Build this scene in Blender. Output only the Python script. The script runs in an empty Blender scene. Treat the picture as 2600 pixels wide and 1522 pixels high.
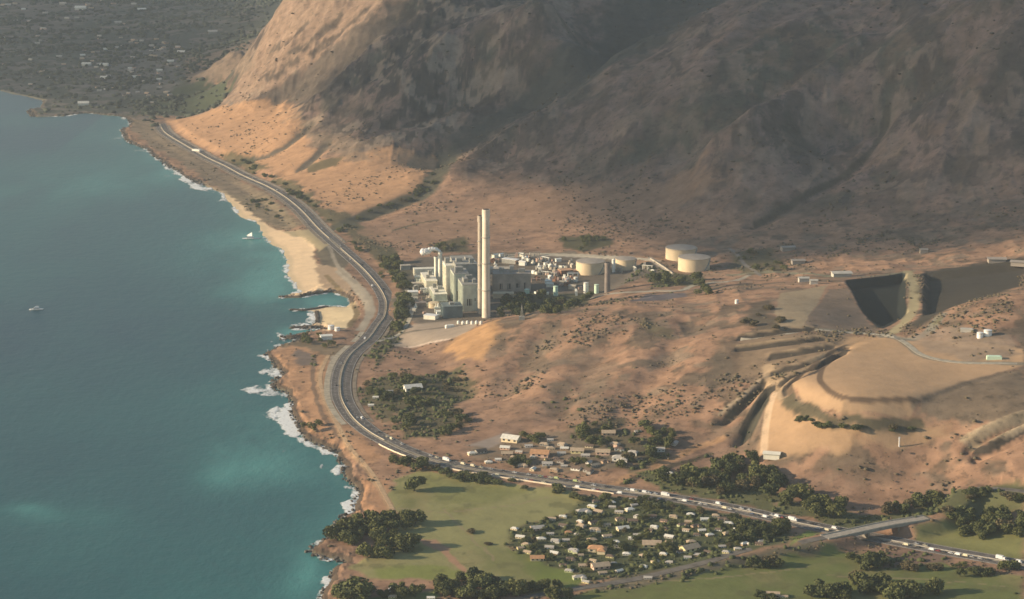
import bpy, math, random
import numpy as np
from mathutils import Vector
R = math.radians
rng = random.Random(7)
scene = bpy.context.scene
C = scene.collection

# ------------------------------------------------------------------ camera
CAM_H = 675.0; PITCH = R(12.5); FPX = 5700.0            # camera height (m), tilt below the horizon, focal length in photo pixels
cam_d = bpy.data.cameras.new('camera'); cam = bpy.data.objects.new('camera', cam_d); C.objects.link(cam)
cam.location = (0, 0, CAM_H); cam.rotation_euler = (R(90) - PITCH, 0, 0)
cam_d.sensor_width = 36; cam_d.lens = FPX / 2600 * 36; cam_d.clip_start = 5; cam_d.clip_end = 80000
scene.camera = cam
# ------------------------------------------------------------------ sky, sun, exposure
SUN_EL = R(17); SUN_AZ = math.atan2(-0.08, -1.0)        # towards the sun: left and slightly behind the camera (x, y)
sx, sy = math.cos(SUN_AZ), math.sin(SUN_AZ)
SUNV = Vector((sx * math.cos(SUN_EL), sy * math.cos(SUN_EL), math.sin(SUN_EL)))
w = bpy.data.worlds.new("World"); scene.world = w; w.use_nodes = True
nt = w.node_tree; bg = nt.nodes['Background']
sky = nt.nodes.new('ShaderNodeTexSky'); sky.sky_type = 'NISHITA'; sky.sun_disc = False
sky.sun_elevation = SUN_EL; sky.sun_rotation = math.atan2(sx, sy); sky.air_density = 1.3; sky.dust_density = .8; sky.altitude = 600
nt.links.new(sky.outputs[0], bg.inputs[0]); bg.inputs[1].default_value = 0.085
sd = bpy.data.lights.new('sun', 'SUN'); sun = bpy.data.objects.new('sun', sd); C.objects.link(sun)
sd.energy = 5.0; sd.angle = R(0.5); sd.color = (1.0, 0.79, 0.55)
sun.rotation_euler = SUNV.to_track_quat('Z', 'Y').to_euler()
scene.view_settings.view_transform = 'Standard'; scene.view_settings.look = 'None'
scene.view_settings.exposure = 0.58; scene.view_settings.gamma = 1
scene.render.engine = 'CYCLES'
scene.cycles.volume_bounces = 1
scene.cycles.pixel_filter_type = 'BLACKMAN_HARRIS'; scene.cycles.filter_width = 1.6

# ------------------------------------------------------------------ naming helpers
def tag(o, label=None, cat=None, group=None, kind=None):
    if label: o['label'] = label
    if cat: o['category'] = cat
    if group: o['group'] = group
    if kind: o['kind'] = kind
    return o
def empty(name, loc, rz=0):
    o = bpy.data.objects.new(name, None); C.objects.link(o)
    o.location = loc; o.rotation_euler = (0, 0, rz); o.empty_display_size = 1
    return o
def link_mesh(name, me, mat=None, parent=None):
    if mat is not None:
        for m in (mat if isinstance(mat, (list, tuple)) else [mat]): me.materials.append(m)
    o = bpy.data.objects.new(name, me); C.objects.link(o)
    if parent: o.parent = parent
    return o
def copy_tree(o, parent=None):
    c = o.copy(); C.objects.link(c); c.parent = parent
    for ch in o.children: copy_tree(ch, c)
    return c

# ------------------------------------------------------------------ materials
def nodes_of(m):
    m.use_nodes = True; t = m.node_tree; return t, t.nodes['Principled BSDF']
def surf(name, col, var=0.25, scale=0.3, rough=0.85, col2=None, bump=0.0, detail=5, spec=0.2):
    """principled surface whose colour wanders between two shades with a world-scaled noise"""
    m = bpy.data.materials.new(name); t, p = nodes_of(m)
    tc = t.nodes.new('ShaderNodeTexCoord'); n = t.nodes.new('ShaderNodeTexNoise')
    n.inputs['Scale'].default_value = scale; n.inputs['Detail'].default_value = detail
    t.links.new(tc.outputs['Object'], n.inputs['Vector'])
    r = t.nodes.new('ShaderNodeValToRGB'); a = tuple(max(0, c * (1 - var)) for c in col); b = tuple(min(1, c * (1 + var)) for c in col)
    if col2: b = col2
    r.color_ramp.elements[0].position = .35; r.color_ramp.elements[1].position = .65
    r.color_ramp.elements[0].color = (*a, 1); r.color_ramp.elements[1].color = (*b, 1)
    t.links.new(n.outputs['Fac'], r.inputs[0]); t.links.new(r.outputs[0], p.inputs['Base Color'])
    p.inputs['Roughness'].default_value = rough; p.inputs['Specular IOR Level'].default_value = spec
    if bump:
        b_ = t.nodes.new('ShaderNodeBump'); b_.inputs['Distance'].default_value = bump
        t.links.new(n.outputs['Fac'], b_.inputs['Height']); t.links.new(b_.outputs[0], p.inputs['Normal'])
    return m
def land_mat():
    m = bpy.data.materials.new('land_cover'); t, p = nodes_of(m)
    a = t.nodes.new('ShaderNodeAttribute'); a.attribute_name = 'cover'
    s = t.nodes.new('ShaderNodeAttribute'); s.attribute_name = 'rough_cover'
    tc = t.nodes.new('ShaderNodeTexCoord')
    n1 = t.nodes.new('ShaderNodeTexNoise'); n1.inputs['Scale'].default_value = .045; n1.inputs['Detail'].default_value = 8; n1.inputs['Roughness'].default_value = .65
    n2 = t.nodes.new('ShaderNodeTexNoise'); n2.inputs['Scale'].default_value = .085; n2.inputs['Detail'].default_value = 7; n2.inputs['Roughness'].default_value = .68
    for n in (n1, n2): t.links.new(tc.outputs['Object'], n.inputs['Vector'])
    r1 = t.nodes.new('ShaderNodeMapRange'); r1.inputs[1].default_value = .3; r1.inputs[2].default_value = .7; r1.inputs[3].default_value = .6; r1.inputs[4].default_value = 1.38
    t.links.new(n1.outputs['Fac'], r1.inputs[0])
    r2 = t.nodes.new('ShaderNodeMapRange'); r2.inputs[1].default_value = .54; r2.inputs[2].default_value = .63; r2.inputs[3].default_value = 0; r2.inputs[4].default_value = 1
    t.links.new(n2.outputs['Fac'], r2.inputs[0])
    mul = t.nodes.new('ShaderNodeVectorMath'); mul.operation = 'SCALE'
    k1 = t.nodes.new('ShaderNodeMath'); k1.operation = 'MULTIPLY_ADD'; k1.inputs[1].default_value = .9; k1.inputs[2].default_value = .25; t.links.new(s.outputs['Fac'], k1.inputs[0])
    k2 = t.nodes.new('ShaderNodeMath'); k2.operation = 'SUBTRACT'; k2.inputs[1].default_value = 1; t.links.new(r1.outputs[0], k2.inputs[0])
    k3 = t.nodes.new('ShaderNodeMath'); k3.operation = 'MULTIPLY_ADD'; k3.inputs[2].default_value = 1; t.links.new(k1.outputs[0], k3.inputs[0]); t.links.new(k2.outputs[0], k3.inputs[1])
    t.links.new(a.outputs['Color'], mul.inputs[0]); t.links.new(k3.outputs[0], mul.inputs['Scale'])
    f = t.nodes.new('ShaderNodeMath'); f.operation = 'MULTIPLY'
    t.links.new(r2.outputs[0], f.inputs[0]); t.links.new(s.outputs['Fac'], f.inputs[1])
    mx = t.nodes.new('ShaderNodeMix'); mx.data_type = 'RGBA'
    t.links.new(f.outputs[0], mx.inputs['Factor']); t.links.new(mul.outputs[0], mx.inputs['A']); dk = t.nodes.new('ShaderNodeVectorMath'); dk.operation = 'MULTIPLY'; dk.inputs[1].default_value = (.46, .50, .52); t.links.new(mul.outputs[0], dk.inputs[0]); t.links.new(dk.outputs[0], mx.inputs['B'])
    t.links.new(mx.outputs['Result'], p.inputs['Base Color'])
    b = t.nodes.new('ShaderNodeBump'); b.inputs['Distance'].default_value = 1.1; b.inputs['Strength'].default_value = .85
    t.links.new(n1.outputs['Fac'], b.inputs['Height']); t.links.new(b.outputs[0], p.inputs['Normal'])
    p.inputs['Roughness'].default_value = .95; p.inputs['Specular IOR Level'].default_value = .1
    return m

# ------------------------------------------------------------------ pixel <-> ground
cp, sp_ = math.cos(PITCH), math.sin(PITCH)
def ray(px, py):
    cx = (px - 1300) / FPX; cy = (761 - py) / FPX
    return np.array((cx, cp + cy * sp_, -sp_ + cy * cp))
def at_z(px, py, z):
    d = ray(px, py); t = (z - CAM_H) / d[2]; return np.array((d[0] * t, d[1] * t))
def at_dist(px, D):                                   # hidden control points: column of the photo and distance
    return np.array(((px - 1300) / FPX * D * 1.02, D))

# ------------------------------------------------------------------ noise
def vnoise(x, y, seed=0):
    xi = np.floor(x).astype(np.int64); yi = np.floor(y).astype(np.int64); fx = x - xi; fy = y - yi
    fx = fx * fx * fx * (fx * (fx * 6 - 15) + 10); fy = fy * fy * fy * (fy * (fy * 6 - 15) + 10)
    def h(a, b):
        n = (a * 374761393 + b * 668265263 + seed * 1442695041) & 0x7fffffff
        n = ((n ^ (n >> 13)) * 1274126177) & 0x7fffffff
        return ((n ^ (n >> 16)) & 0xffff) / 65535.0
    return (h(xi, yi) * (1 - fx) + h(xi + 1, yi) * fx) * (1 - fy) + (h(xi, yi + 1) * (1 - fx) + h(xi + 1, yi + 1) * fx) * fy
def fbm(x, y, sc, octv=4, seed=0, gain=.5):
    s = 0; a = 1; tot = 0
    for i in range(octv):
        s = s + a * vnoise(x / sc, y / sc, seed + i * 17); tot += a; a *= gain; sc *= .5
    return s / tot * 2 - 1
def ridged(x, y, sc, octv=4, seed=0, gain=.5):
    s = 0; a = 1; tot = 0
    for i in range(octv):
        s = s + a * (1 - abs(vnoise(x / sc, y / sc, seed + i * 31) * 2 - 1)); tot += a; a *= gain; sc *= .5
    return s / tot
def sstep(a, b, x):
    t = np.clip((x - a) / (b - a), 0, 1); return t * t * (3 - 2 * t)

# ------------------------------------------------------------------ geometry tools on the plan
def seg_dist(X, Y, pts, closed=False):
    """distance from each point to a polyline, and the parameter along it"""
    pts = np.asarray(pts, float); n = len(pts); best = np.full(X.shape, 1e12); par = np.zeros(X.shape)
    for i in range(n if closed else n - 1):
        a = pts[i]; b = pts[(i + 1) % n]; d = b - a; L = d @ d + 1e-9
        t = np.clip(((X - a[0]) * d[0] + (Y - a[1]) * d[1]) / L, 0, 1)
        q = (X - a[0] - t * d[0]) ** 2 + (Y - a[1] - t * d[1]) ** 2
        m = q < best; best = np.where(m, q, best); par = np.where(m, i + t, par)
    return np.sqrt(best), par
def inside(X, Y, pts):
    pts = np.asarray(pts, float); n = len(pts); c = np.zeros(X.shape, bool); j = n - 1
    for i in range(n):
        xi, yi = pts[i]; xj, yj = pts[j]
        if yi != yj: c ^= ((yi > Y) != (yj > Y)) & (X < (xj - xi) * (Y - yi) / (yj - yi) + xi)
        j = i
    return c

# ------------------------------------------------------------------ ground grid (fan shaped so that cells stay even with distance)
NA, NR = 1300, 1150
A0, A1 = R(-17.0), R(17.0); R0, R1 = 1560.0, 11500.0
az = np.linspace(A0, A1, NA); rr = np.exp(np.linspace(math.log(R0), math.log(R1), NR))
AZ, RR = np.meshgrid(az, rr); GX = RR * np.sin(AZ); GY = RR * np.cos(AZ)
def bil(grid, x, y):
    a = (math.atan2(x, y) - A0) / (A1 - A0) * (NA - 1); r = (math.log(math.hypot(x, y)) - math.log(R0)) / math.log(R1 / R0) * (NR - 1)
    a = min(max(a, 0), NA - 1.001); r = min(max(r, 0), NR - 1.001); i = int(r); j = int(a); fr = r - i; fa = a - j
    return float((grid[i, j] * (1 - fa) + grid[i, j + 1] * fa) * (1 - fr) + (grid[i + 1, j] * (1 - fa) + grid[i + 1, j + 1] * fa) * fr)

# control heights: photo column, photo row, height of the ground there
CTL = [(1000,1250,6),(1200,1300,7),(1400,1250,8),(1100,1450,6),(1400,1500,9),(1700,1450,11),(2000,1500,12),(2400,1500,16),(2500,1350,18),(2150,1370,13),
 (1650,1380,9),(1950,1300,12),(1300,1200,9),(1600,1240,11),(1900,1290,13),(2600,1440,17),(900,1290,6),(860,1360,6),(900,1480,6),
 (900,1100,7),(860,950,8),(800,900,7),(960,870,8),(980,760,7),(900,660,6),(800,560,6),(650,460,6),(500,385,6),(430,330,7),(690,590,2.5),(740,680,3),(830,690,4),(850,800,4),
 (760,900,6),(800,1050,6),(870,1130,6),(1000,1130,8),
 (1100,800,9),(1000,700,9),(1080,680,10),(1230,800,12),(1400,770,13),(1350,700,14),(1500,700,18),(1400,650,20),(1600,690,24),(1750,690,30),(1900,700,38),(1700,640,33),(1550,640,24),(1250,640,14),
 (940,930,9),(960,1050,9),(1050,1100,10),(1200,1180,11),(1500,1210,13),(1700,1200,16),(1100,880,18),(1180,850,30),(1060,840,10),
 (1270,820,44),(1350,825,54),(1450,810,60),(1600,785,66),(1800,780,74),(1950,740,78),(1350,775,13),(1480,765,18),(1600,745,30),(1740,745,38),
 (1300,900,36),(1500,900,50),(1700,900,62),(1200,1000,16),(1400,1000,32),(1600,1000,42),(1300,1080,18),(1500,1100,22),(1700,1080,32),(1850,1140,24),
 (2100,980,86),(2300,900,89),(2450,950,92),(2300,1020,85),(2000,985,82),(2080,1035,80),(2200,1060,76),(1985,1040,66),(1900,1140,30),(2100,1140,44),(2000,1090,48),(2300,1120,54),
 (2500,1080,72),(2550,1200,48),(2300,1240,24),(2100,1230,22),(2500,1290,24),(2050,1300,15),(1870,1090,34),(1940,960,66),(1840,960,58),(1900,870,76),(2000,860,84),(2250,855,90),
 (2450,780,116),(2600,740,128),(2380,850,98),(2600,900,104),(2600,1000,92),(2150,715,78),(2060,800,86),(2235,835,76),(2310,700,66),(2300,800,70),(2450,700,80),(2600,680,84),(2180,690,62),
 # fan and spurs left of the gully
 (600,330,32),(700,350,48),(850,430,36),(900,500,22),(1100,500,30),(1000,430,46),(750,270,76),(900,300,90),(1000,350,80),(560,280,12),(480,310,12),(430,305,8),(700,460,14),(820,520,14),(900,580,12),(640,400,16),
 (850,200,138),(850,100,195),(850,0,264),(720,0,247),(690,60,200),(672,100,164),(640,150,120),(612,200,84),(580,240,44),(1000,200,156),(1000,0,277),(1200,200,160),(1200,50,250),(1200,0,280),(1400,0,300),(1400,100,235),
 (1100,420,40),(1200,350,76),(1350,270,118),(1500,175,165),(1650,80,225),(1750,0,278),
 (530,175,55),(600,120,110),(480,200,20),(560,215,30),
 # right spur and the long slope
 (1150,430,62),(1300,310,122),(1500,210,184),(1700,110,250),(1880,0,320),(1300,400,72),(1300,500,38),(1300,590,16),(1500,400,92),(1500,500,50),(1500,590,26),(1500,300,140),(1700,300,160),(1700,450,82),(1700,580,38),
 (1900,150,250),(1900,300,178),(1900,450,100),(1900,600,44),(2100,200,225),(2100,0,325),(2100,400,116),(2100,600,52),(2400,0,345),(2400,200,240),(2400,400,140),(2400,600,72),(2600,0,360),(2600,200,250),(2600,400,150),(2600,600,86),(2300,680,62),(2600,640,84),
 # the plain beyond
 (0,0,22),(200,0,22),(500,0,28),(0,150,10),(300,150,12),(450,100,16),(150,230,5),(300,260,5),(420,270,6)]
HID = [(790,5700,90),(900,5900,150),(1100,6200,240),(1500,6600,330),(1900,6600,400),(2400,6600,440),(2900,6000,430),(650,6300,20),(800,7500,40),(1200,9500,150),(2000,10500,400),(-400,11000,40),(400,10500,40),
 (2900,3500,150),(2900,2800,120),(2900,2300,60),(2900,1900,30),(2600,1650,15),(1300,1650,8),(1600,1600,8),(-300,6500,6),
 (1300,2990,14),(1450,2985,16),(1600,3000,26),(700,5350,30)]
P = []; Z = []
for (px, py, z) in CTL: P.append(at_z(px, py, z)); Z.append(z)
for (px, D, z) in HID: P.append(at_dist(px, D)); Z.append(z)
P = np.array(P); Z = np.array(Z, float)
def kern(d2): return np.sqrt(d2 + 45.0 ** 2)
D2 = ((P[:, None, :] - P[None, :, :]) ** 2).sum(-1)
K = kern(D2) - np.eye(len(P)) * 6.0
n = len(P); Amat = np.zeros((n + 1, n + 1)); Amat[:n, :n] = K; Amat[:n, n] = 1; Amat[n, :n] = 1
sol = np.linalg.solve(Amat, np.append(Z, 0)); Wt = sol[:n]; c0 = sol[n]
cs = 5                                               # coarse evaluation, then linear upsampling
ia = np.arange(0, NA, cs); ia = np.append(ia, NA - 1) if ia[-1] != NA - 1 else ia
ir = np.arange(0, NR, cs); ir = np.append(ir, NR - 1) if ir[-1] != NR - 1 else ir
cX = GX[np.ix_(ir, ia)]; cY = GY[np.ix_(ir, ia)]; cH = np.full(cX.shape, c0)
for k in range(n): cH += Wt[k] * kern((cX - P[k, 0]) ** 2 + (cY - P[k, 1]) ** 2)
tmp = np.array([np.interp(np.arange(NA), ia, row) for row in cH])
H = np.array([np.interp(np.arange(NR), ir, tmp[:, j]) for j in range(NA)]).T
H = np.maximum(H, 2.5)
BASE = H.copy()

LRR = rr
def hit(px, py, grid=None):
    """the ground point seen at a photo pixel"""
    g = BASE if grid is None else grid
    d = ray(px, py); a = (math.atan2(d[0], d[1]) - A0) / (A1 - A0) * (NA - 1); a = min(max(a, 0), NA - 1.001); j = int(a); fa = a - j
    prof = g[:, j] * (1 - fa) + g[:, j + 1] * fa
    slope = d[2] / math.hypot(d[0], d[1]); zr = CAM_H + slope * LRR; s = zr - prof
    k = np.argmax(s < 0)
    if s[k] >= 0: k = NR - 1
    if k == 0: r_ = (0 - CAM_H) / slope
    else: t = s[k - 1] / (s[k - 1] - s[k]); r_ = LRR[k - 1] + t * (LRR[k] - LRR[k - 1])
    ang = math.atan2(d[0], d[1]); return np.array((r_ * math.sin(ang), r_ * math.cos(ang)))
def hits(pts, grid=None): return np.array([hit(x, y, grid) for x, y in pts])
def ground(x, y): return bil(H, x, y)

# ------------------------------------------------------------------ coast
COAST = [(-260,222),(0,231),(32,240),(70,247),(111,256),(106,272),(74,276),(90,298),(162,296),(216,287),(305,295),(332,309),(331,322),(313,331),(323,356),(349,370),(377,381),(395,399),(413,410),
 (424,422),(449,433),(470,447),(496,463),(530,478),(561,490),(582,517),(594,530),(610,551),(649,564),(664,582),(668,598),(682,613),(710,630),(721,648),(728,661),(724,696),(741,719),(761,744),
 (740,748),(717,752),(717,758),(761,756),(801,748),(838,744),(865,750),(884,758),(892,772),(880,779),(820,778),(800,785),(745,786),(745,790),(798,791),(803,800),(804,814),(795,829),(746,832),
 (746,835),(815,836),(816,842),(770,849),(724,857),(723,862),(771,857),(756,865),(742,875),(722,878),(702,887),(676,902),(693,917),(705,936),(720,951),(698,968),(698,984),(729,997),(737,1012),
 (746,1029),(742,1044),(751,1068),(768,1097),(781,1114),(803,1127),(827,1140),(858,1153),(871,1183),(884,1216),(905,1233),(914,1251),(899,1284),(908,1300),(885,1310),(861,1327),(833,1369),(800,1387),
 (790,1397),(826,1417),(851,1421),(880,1432),(884,1438),(856,1448),(846,1468),(848,1485),(823,1503),(820,1525),(800,1610),(790,1700)]
cw = np.array([at_z(x, y, 0) for x, y in COAST])
landpoly = np.vstack([cw, [[2500, 1000], [9000, 3000], [9000, 14000], [-9000, 14000], [-9000, cw[0][1]]]])
# wobble of the shore so that it is not made of straight runs
WX = GX + 5 * fbm(GX, GY, 40, 3, 5); WY = GY + 12 * fbm(GX, GY, 60, 3, 9)
sel = GX < 500
cd = np.full(GX.shape, 400.0); d_, cpar = seg_dist(WX[sel], WY[sel], cw); cd[sel] = d_
ins = np.ones(GX.shape, bool); ins[sel] = inside(WX[sel], WY[sel], landpoly)
SD = np.where(ins, cd, -cd)                            # signed distance inland
BP = np.zeros(GX.shape); BP[sel] = cpar                # where along the shore
sandy = ((BP > 22) & (BP < 37.5)) | ((BP > 46) & (BP < 55)) | ((BP > 1) & (BP < 4))
rise = np.where(sandy, 34.0, 7.0)

# ------------------------------------------------------------------ carving tools
def smooth_line(pts, step=12.0):
    """resample a world polyline with Catmull-Rom"""
    p = [np.array(q, float) for q in pts]; p = [2 * p[0] - p[1]] + p + [2 * p[-1] - p[-2]]; out = []
    for i in range(1, len(p) - 2):
        L = np.linalg.norm(p[i + 1] - p[i]); k = max(2, int(L / step))
        for q in range(k):
            t = q / k; a, b, c, d = p[i - 1], p[i], p[i + 1], p[i + 2]
            out.append(.5 * ((2 * b) + (-a + c) * t + (2 * a - 5 * b + 4 * c - d) * t * t + (-a + 3 * b - 3 * c + d) * t ** 3))
    out.append(p[-2]); return np.array(out)
def near_box(pts, m):
    return (GX > pts[:, 0].min() - m) & (GX < pts[:, 0].max() + m) & (GY > pts[:, 1].min() - m) & (GY < pts[:, 1].max() + m)
def carve(pxpts, amp, width):
    """gully (amp<0) or spur (amp>0) along a line of photo points"""
    global H
    pts = smooth_line(hits(pxpts), 40); b = near_box(pts, width * 3)
    d, _ = seg_dist(GX[b], GY[b], pts); H[b] += amp * np.exp(-(d / width) ** 2)

mount = sstep(25, 110, BASE) * sstep(3150, 3400, GY)  # how much of a point belongs to the mountain
# erosion: spurs and gullies run down towards the sea, lower left
ux = np.array((0.81, -0.58)); vx = np.array((0.58, 0.81))
U = GX * ux[0] + GY * ux[1]; V = GX * vx[0] + GY * vx[1]
wob = 60 * fbm(GX, GY, 400, 3, 3)
er = ridged((U + wob), (V + wob) * .34, 230, 4, 21) - .55
H += mount * er * np.clip(BASE * .28, 0, 46)
fn = ridged(U + wob * .6, V * .45, 70, 3, 77) - .55
H += mount * fn * 15
crag = ridged(GX + wob * .4 + 300, GY * .55, 34, 3, 177) - .5; cragm = mount * sstep(.0, .5, fbm(GX, GY, 260, 3, 178) + .5 * sstep(300, -300, GX)); H += cragm * crag * 11
hillm = sstep(14, 40, BASE) * (1 - mount) * (GY < 3300)
H += hillm * ((ridged(GX + wob * .3, GY * .6, 110, 3, 41) - .55) * 8 + fbm(GX, GY, 45, 3, 43) * 2.0)
H += fbm(GX, GY, 90, 3, 51) * .5 * sstep(0, 60, SD)

carve([(1790,-40),(1750,0),(1650,90),(1500,190),(1350,285),(1200,360),(1120,410)], -16, 50)
carve([(1120,410),(1085,470),(1010,520),(930,550)], -7, 26)
carve([(2255,270),(2215,380),(2150,440),(2080,480),(1990,530),(1920,570)], -9, 15)
carve([(800,310),(750,350),(700,385),(640,400),(600,410)], -7, 16)
carve([(835,365),(800,400),(760,430),(720,440)], -6, 14)
carve([(2600,20),(2480,90),(2380,190),(2250,260),(2080,330)], -22, 38)
carve([(2250,30),(2100,120),(1960,210),(1800,330),(1700,350)], -20, 40)
carve([(2180,70),(2010,220),(1900,320),(1820,360)], 12, 25)
carve([(1010,40),(900,130),(780,200),(720,240)], -12, 40)
carve([(1400,60),(1290,150),(1130,260),(980,330)], -12, 45)
carve([(1560,150),(1560,230),(1500,290)], 5, 30)
for q in [[(950,820),(1100,900),(1180,1000)], [(1540,880),(1480,960),(1430,1050)], [(1750,820),(1700,900),(1640,980),(1600,1060)], [(1380,850),(1330,930),(1280,1000)]]: carve(q, -6, 22)

LF = hits([(1900,720),(2100,690),(2640,640),(2640,1110),(2300,1160),(1935,1155),(1960,1000),(1870,960),(1870,860)])
d_, _ = seg_dist(GX, GY, LF, True); lw = .9 * (1 - sstep(-25, 15, np.where(inside(GX, GY, LF), -d_, d_))); H = H * (1 - lw) + BASE * lw
# landfill: flat bench with sharp edges
PLAT = hits([(2010,985),(2080,1010),(2140,1035),(2310,1030),(2330,1018),(2440,975),(2600,925),(2600,880),(2330,868),(2250,858),(2190,872),(2150,890)])
d_, _ = seg_dist(GX, GY, PLAT, True); pin = inside(GX, GY, PLAT); pd = np.where(pin, -d_, d_)
zt = float(np.median(H[pin])); wgt = 1 - sstep(-14, 14, pd); H = H * (1 - wgt) + wgt * (H * .55 + zt * .45 + 1.0)
wall_ = np.exp(-((pd - 6) / 4) ** 2); H -= wall_ * 1.2
def cutline(px, amp=-4.0, wd=5.0): carve(px, amp, wd)
CUTS = [[(1880,862),(1960,848),(2060,838)], [(1875,890),(1940,880),(2010,872),(2090,862)], [(1960,910),(2040,896),(2110,884)],
        [(1965,950),(2040,930),(2110,905),(2150,890)], [(1985,975),(2050,945),(2100,925),(2140,905)], [(2000,1000),(1998,985),(2060,950),(2130,905)],
        [(1850,1050),(1900,1010),(1935,975)], [(1885,1100),(1910,1050),(1940,1000),(1960,990)], [(2600,1060),(2520,1090),(2470,1120)], [(2600,1090),(2530,1130),(2480,1150)]]
for q in CUTS: cutline(q, -4.2, 4.5); carve([(x, y - 9) for x, y in q], 2.4, 5)

carve([(1885,1108),(1905,1060),(1935,1010),(1955,992)], -11, 11); carve([(1845,1060),(1890,1020),(1930,980)], -8, 9); carve([(1915,1100),(1935,1040),(1958,1000)], 5, 8)
carve([(2620,1062),(2530,1098),(2460,1140)], -6, 5); carve([(2620,1100),(2550,1135),(2480,1165)], -6, 5)

PIT = hits([(2146,716),(2302,694),(2296,770),(2306,792),(2240,828),(2194,793)]); PIT2 = hits([(2345,695),(2640,655),(2640,715),(2480,755),(2390,792),(2345,800)])
for q_, dp in ((PIT, 11), (PIT2, 9)):
    d_, _ = seg_dist(GX, GY, q_, True); s_ = np.where(inside(GX, GY, q_), d_, -d_); H = H - dp * sstep(-2, 9, s_)
# shore profile
Hl = np.where(SD > 0, H * (1 - np.exp(-np.maximum(SD, 0) / rise)) + .05, np.maximum(-7, SD * .07 - .3))
rocky = np.exp(-((SD - 6) / 9) ** 2) * (~sandy) * (SD > 0) * (GY < 5200)
Hl += rocky * (ridged(GX, GY, 14, 3, 91) - .45) * 5.0
H = Hl

# ------------------------------------------------------------------ roads (photo lines of the centre of each), heights eased under them
ROAD_MED = [(405,315),(422,339),(471,370),(520,397),(568,422),(617,447),(666,468),(703,487),(739,512),(776,546),(813,585),(836,606),(865,632),(893,657),(920,681),(942,704),(960,726),
 (975,750),(982,775),(977,802),(962,831),(938,858),(915,878),(890,902),(874,930),(866,958),(864,987),(868,1014),(881,1040),(902,1068),(937,1097),(976,1120),(1030,1146),(1100,1169),(1183,1188),(1267,1204),
 (1350,1216),(1433,1227),(1517,1239),(1600,1251),(1700,1265),(1800,1281),(1900,1301),(2011,1325),(2122,1348),(2233,1370),(2344,1392),(2456,1411),(2567,1430),(2700,1452)]
OLDROAD = [(2620,1262),(2520,1250),(2460,1262),(2425,1308),(2372,1338),(2250,1359),(2122,1382),(2011,1403),(1900,1414),(1800,1436),(1726,1449),(1600,1474),(1472,1494),(1380,1510),(1300,1528)]
med = smooth_line(hits(ROAD_MED, H), 10); old = smooth_line(hits(OLDROAD, H), 10)
def ease(line, half, soft, lift=0.0):
    """grade the ground to the smoothed height of a road"""
    global H
    z = np.array([ground(x, y) for x, y in line]); k = np.ones(13) / 13; zs = np.convolve(np.pad(z, 6, mode='edge'), k, 'valid'); zs = np.maximum(zs, 3.0) + lift
    b = near_box(line, half + soft + 5); d, par = seg_dist(GX[b], GY[b], line); zz = np.interp(par, np.arange(len(zs)), zs)
    wg = 1 - sstep(half, half + soft, d); H[b] = H[b] * (1 - wg) + zz * wg; return zs
zmed = ease(med, 19, 22); 
ib = int(np.argmin([abs(p[0] - hit(2240, 1360, H)[0]) + abs(p[1] - hit(2240, 1360, H)[1]) for p in old]))
zold0 = np.array([ground(x, y) for x, y in old]); dist_b = np.array([np.linalg.norm(old[i] - old[ib]) for i in range(len(old))])
zold = np.convolve(np.pad(zold0, 6, mode='edge'), np.ones(13) / 13, 'valid') + 8.5 * (1 - sstep(85, 280, dist_b))
b = near_box(old, 40); d, par = seg_dist(GX[b], GY[b], old); zz = np.interp(par, np.arange(len(zold)), zold); dm, _ = seg_dist(GX[b], GY[b], med)
wg = (1 - sstep(8, 24, d)) * sstep(19, 27, dm); H[b] = np.where(zz > H[b] - 5, H[b] * (1 - wg) + zz * wg, H[b])
# plant yard graded flat
YARD = hits([(1010,700),(1060,665),(1250,640),(1440,640),(1640,660),(1560,730),(1480,770),(1300,800),(1235,812),(1060,830),(1000,800)], H)
d_, _ = seg_dist(GX, GY, YARD, True); yd = np.where(inside(GX, GY, YARD), -d_, d_); wg = 1 - sstep(-15, 12, yd); H = H * (1 - wg * .8) + (10 + 9 * sstep(-200, 250, GX)) * wg * .8

# ------------------------------------------------------------------ land cover
COL = np.zeros(GX.shape + (3,)); RC = np.zeros(GX.shape)
soil = np.array((.335, .205, .130)); soil2 = np.array((.245, .155, .105)); scrub = np.array((.155, .118, .082)); scrubg = np.array((.098, .092, .068))
n1 = fbm(GX, GY, 160, 5, 101); n2 = fbm(GX, GY, 45, 4, 103); n3 = fbm(GX, GY, 18, 3, 105)
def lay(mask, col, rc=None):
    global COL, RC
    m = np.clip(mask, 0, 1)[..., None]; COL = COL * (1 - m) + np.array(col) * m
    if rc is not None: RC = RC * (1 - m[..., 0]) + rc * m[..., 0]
COL[:] = soil; RC[:] = .75
lay(sstep(-.2, .5, n2 + n1 * .5), soil2)
lay(sstep(.0, .35, n2 * .8 + n3 * .7) * hillm * .8, scrub * 1.35)
lay(sstep(.15, .4, fbm(GX, GY, 26, 4, 111) + n1 * .4) * hillm * .85, scrub * .9)
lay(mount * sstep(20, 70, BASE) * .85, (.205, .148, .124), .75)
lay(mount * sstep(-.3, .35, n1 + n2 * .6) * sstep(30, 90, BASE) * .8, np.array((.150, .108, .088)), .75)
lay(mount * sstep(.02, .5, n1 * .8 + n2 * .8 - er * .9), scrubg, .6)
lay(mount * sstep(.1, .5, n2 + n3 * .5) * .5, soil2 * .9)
lay(cragm * sstep(.02, .22, crag) * .5, (.15, .125, .10), .5)
cr1 = fbm(GX + 30 * n2, GY * .45, 46, 5, 611, .62); cr2 = fbm(GX * .8, GY * .5 + 400, 30, 4, 613, .6); cliff = sstep(40, 75, BASE) * sstep(300, -150, GX) * (GY > 3700)
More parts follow.
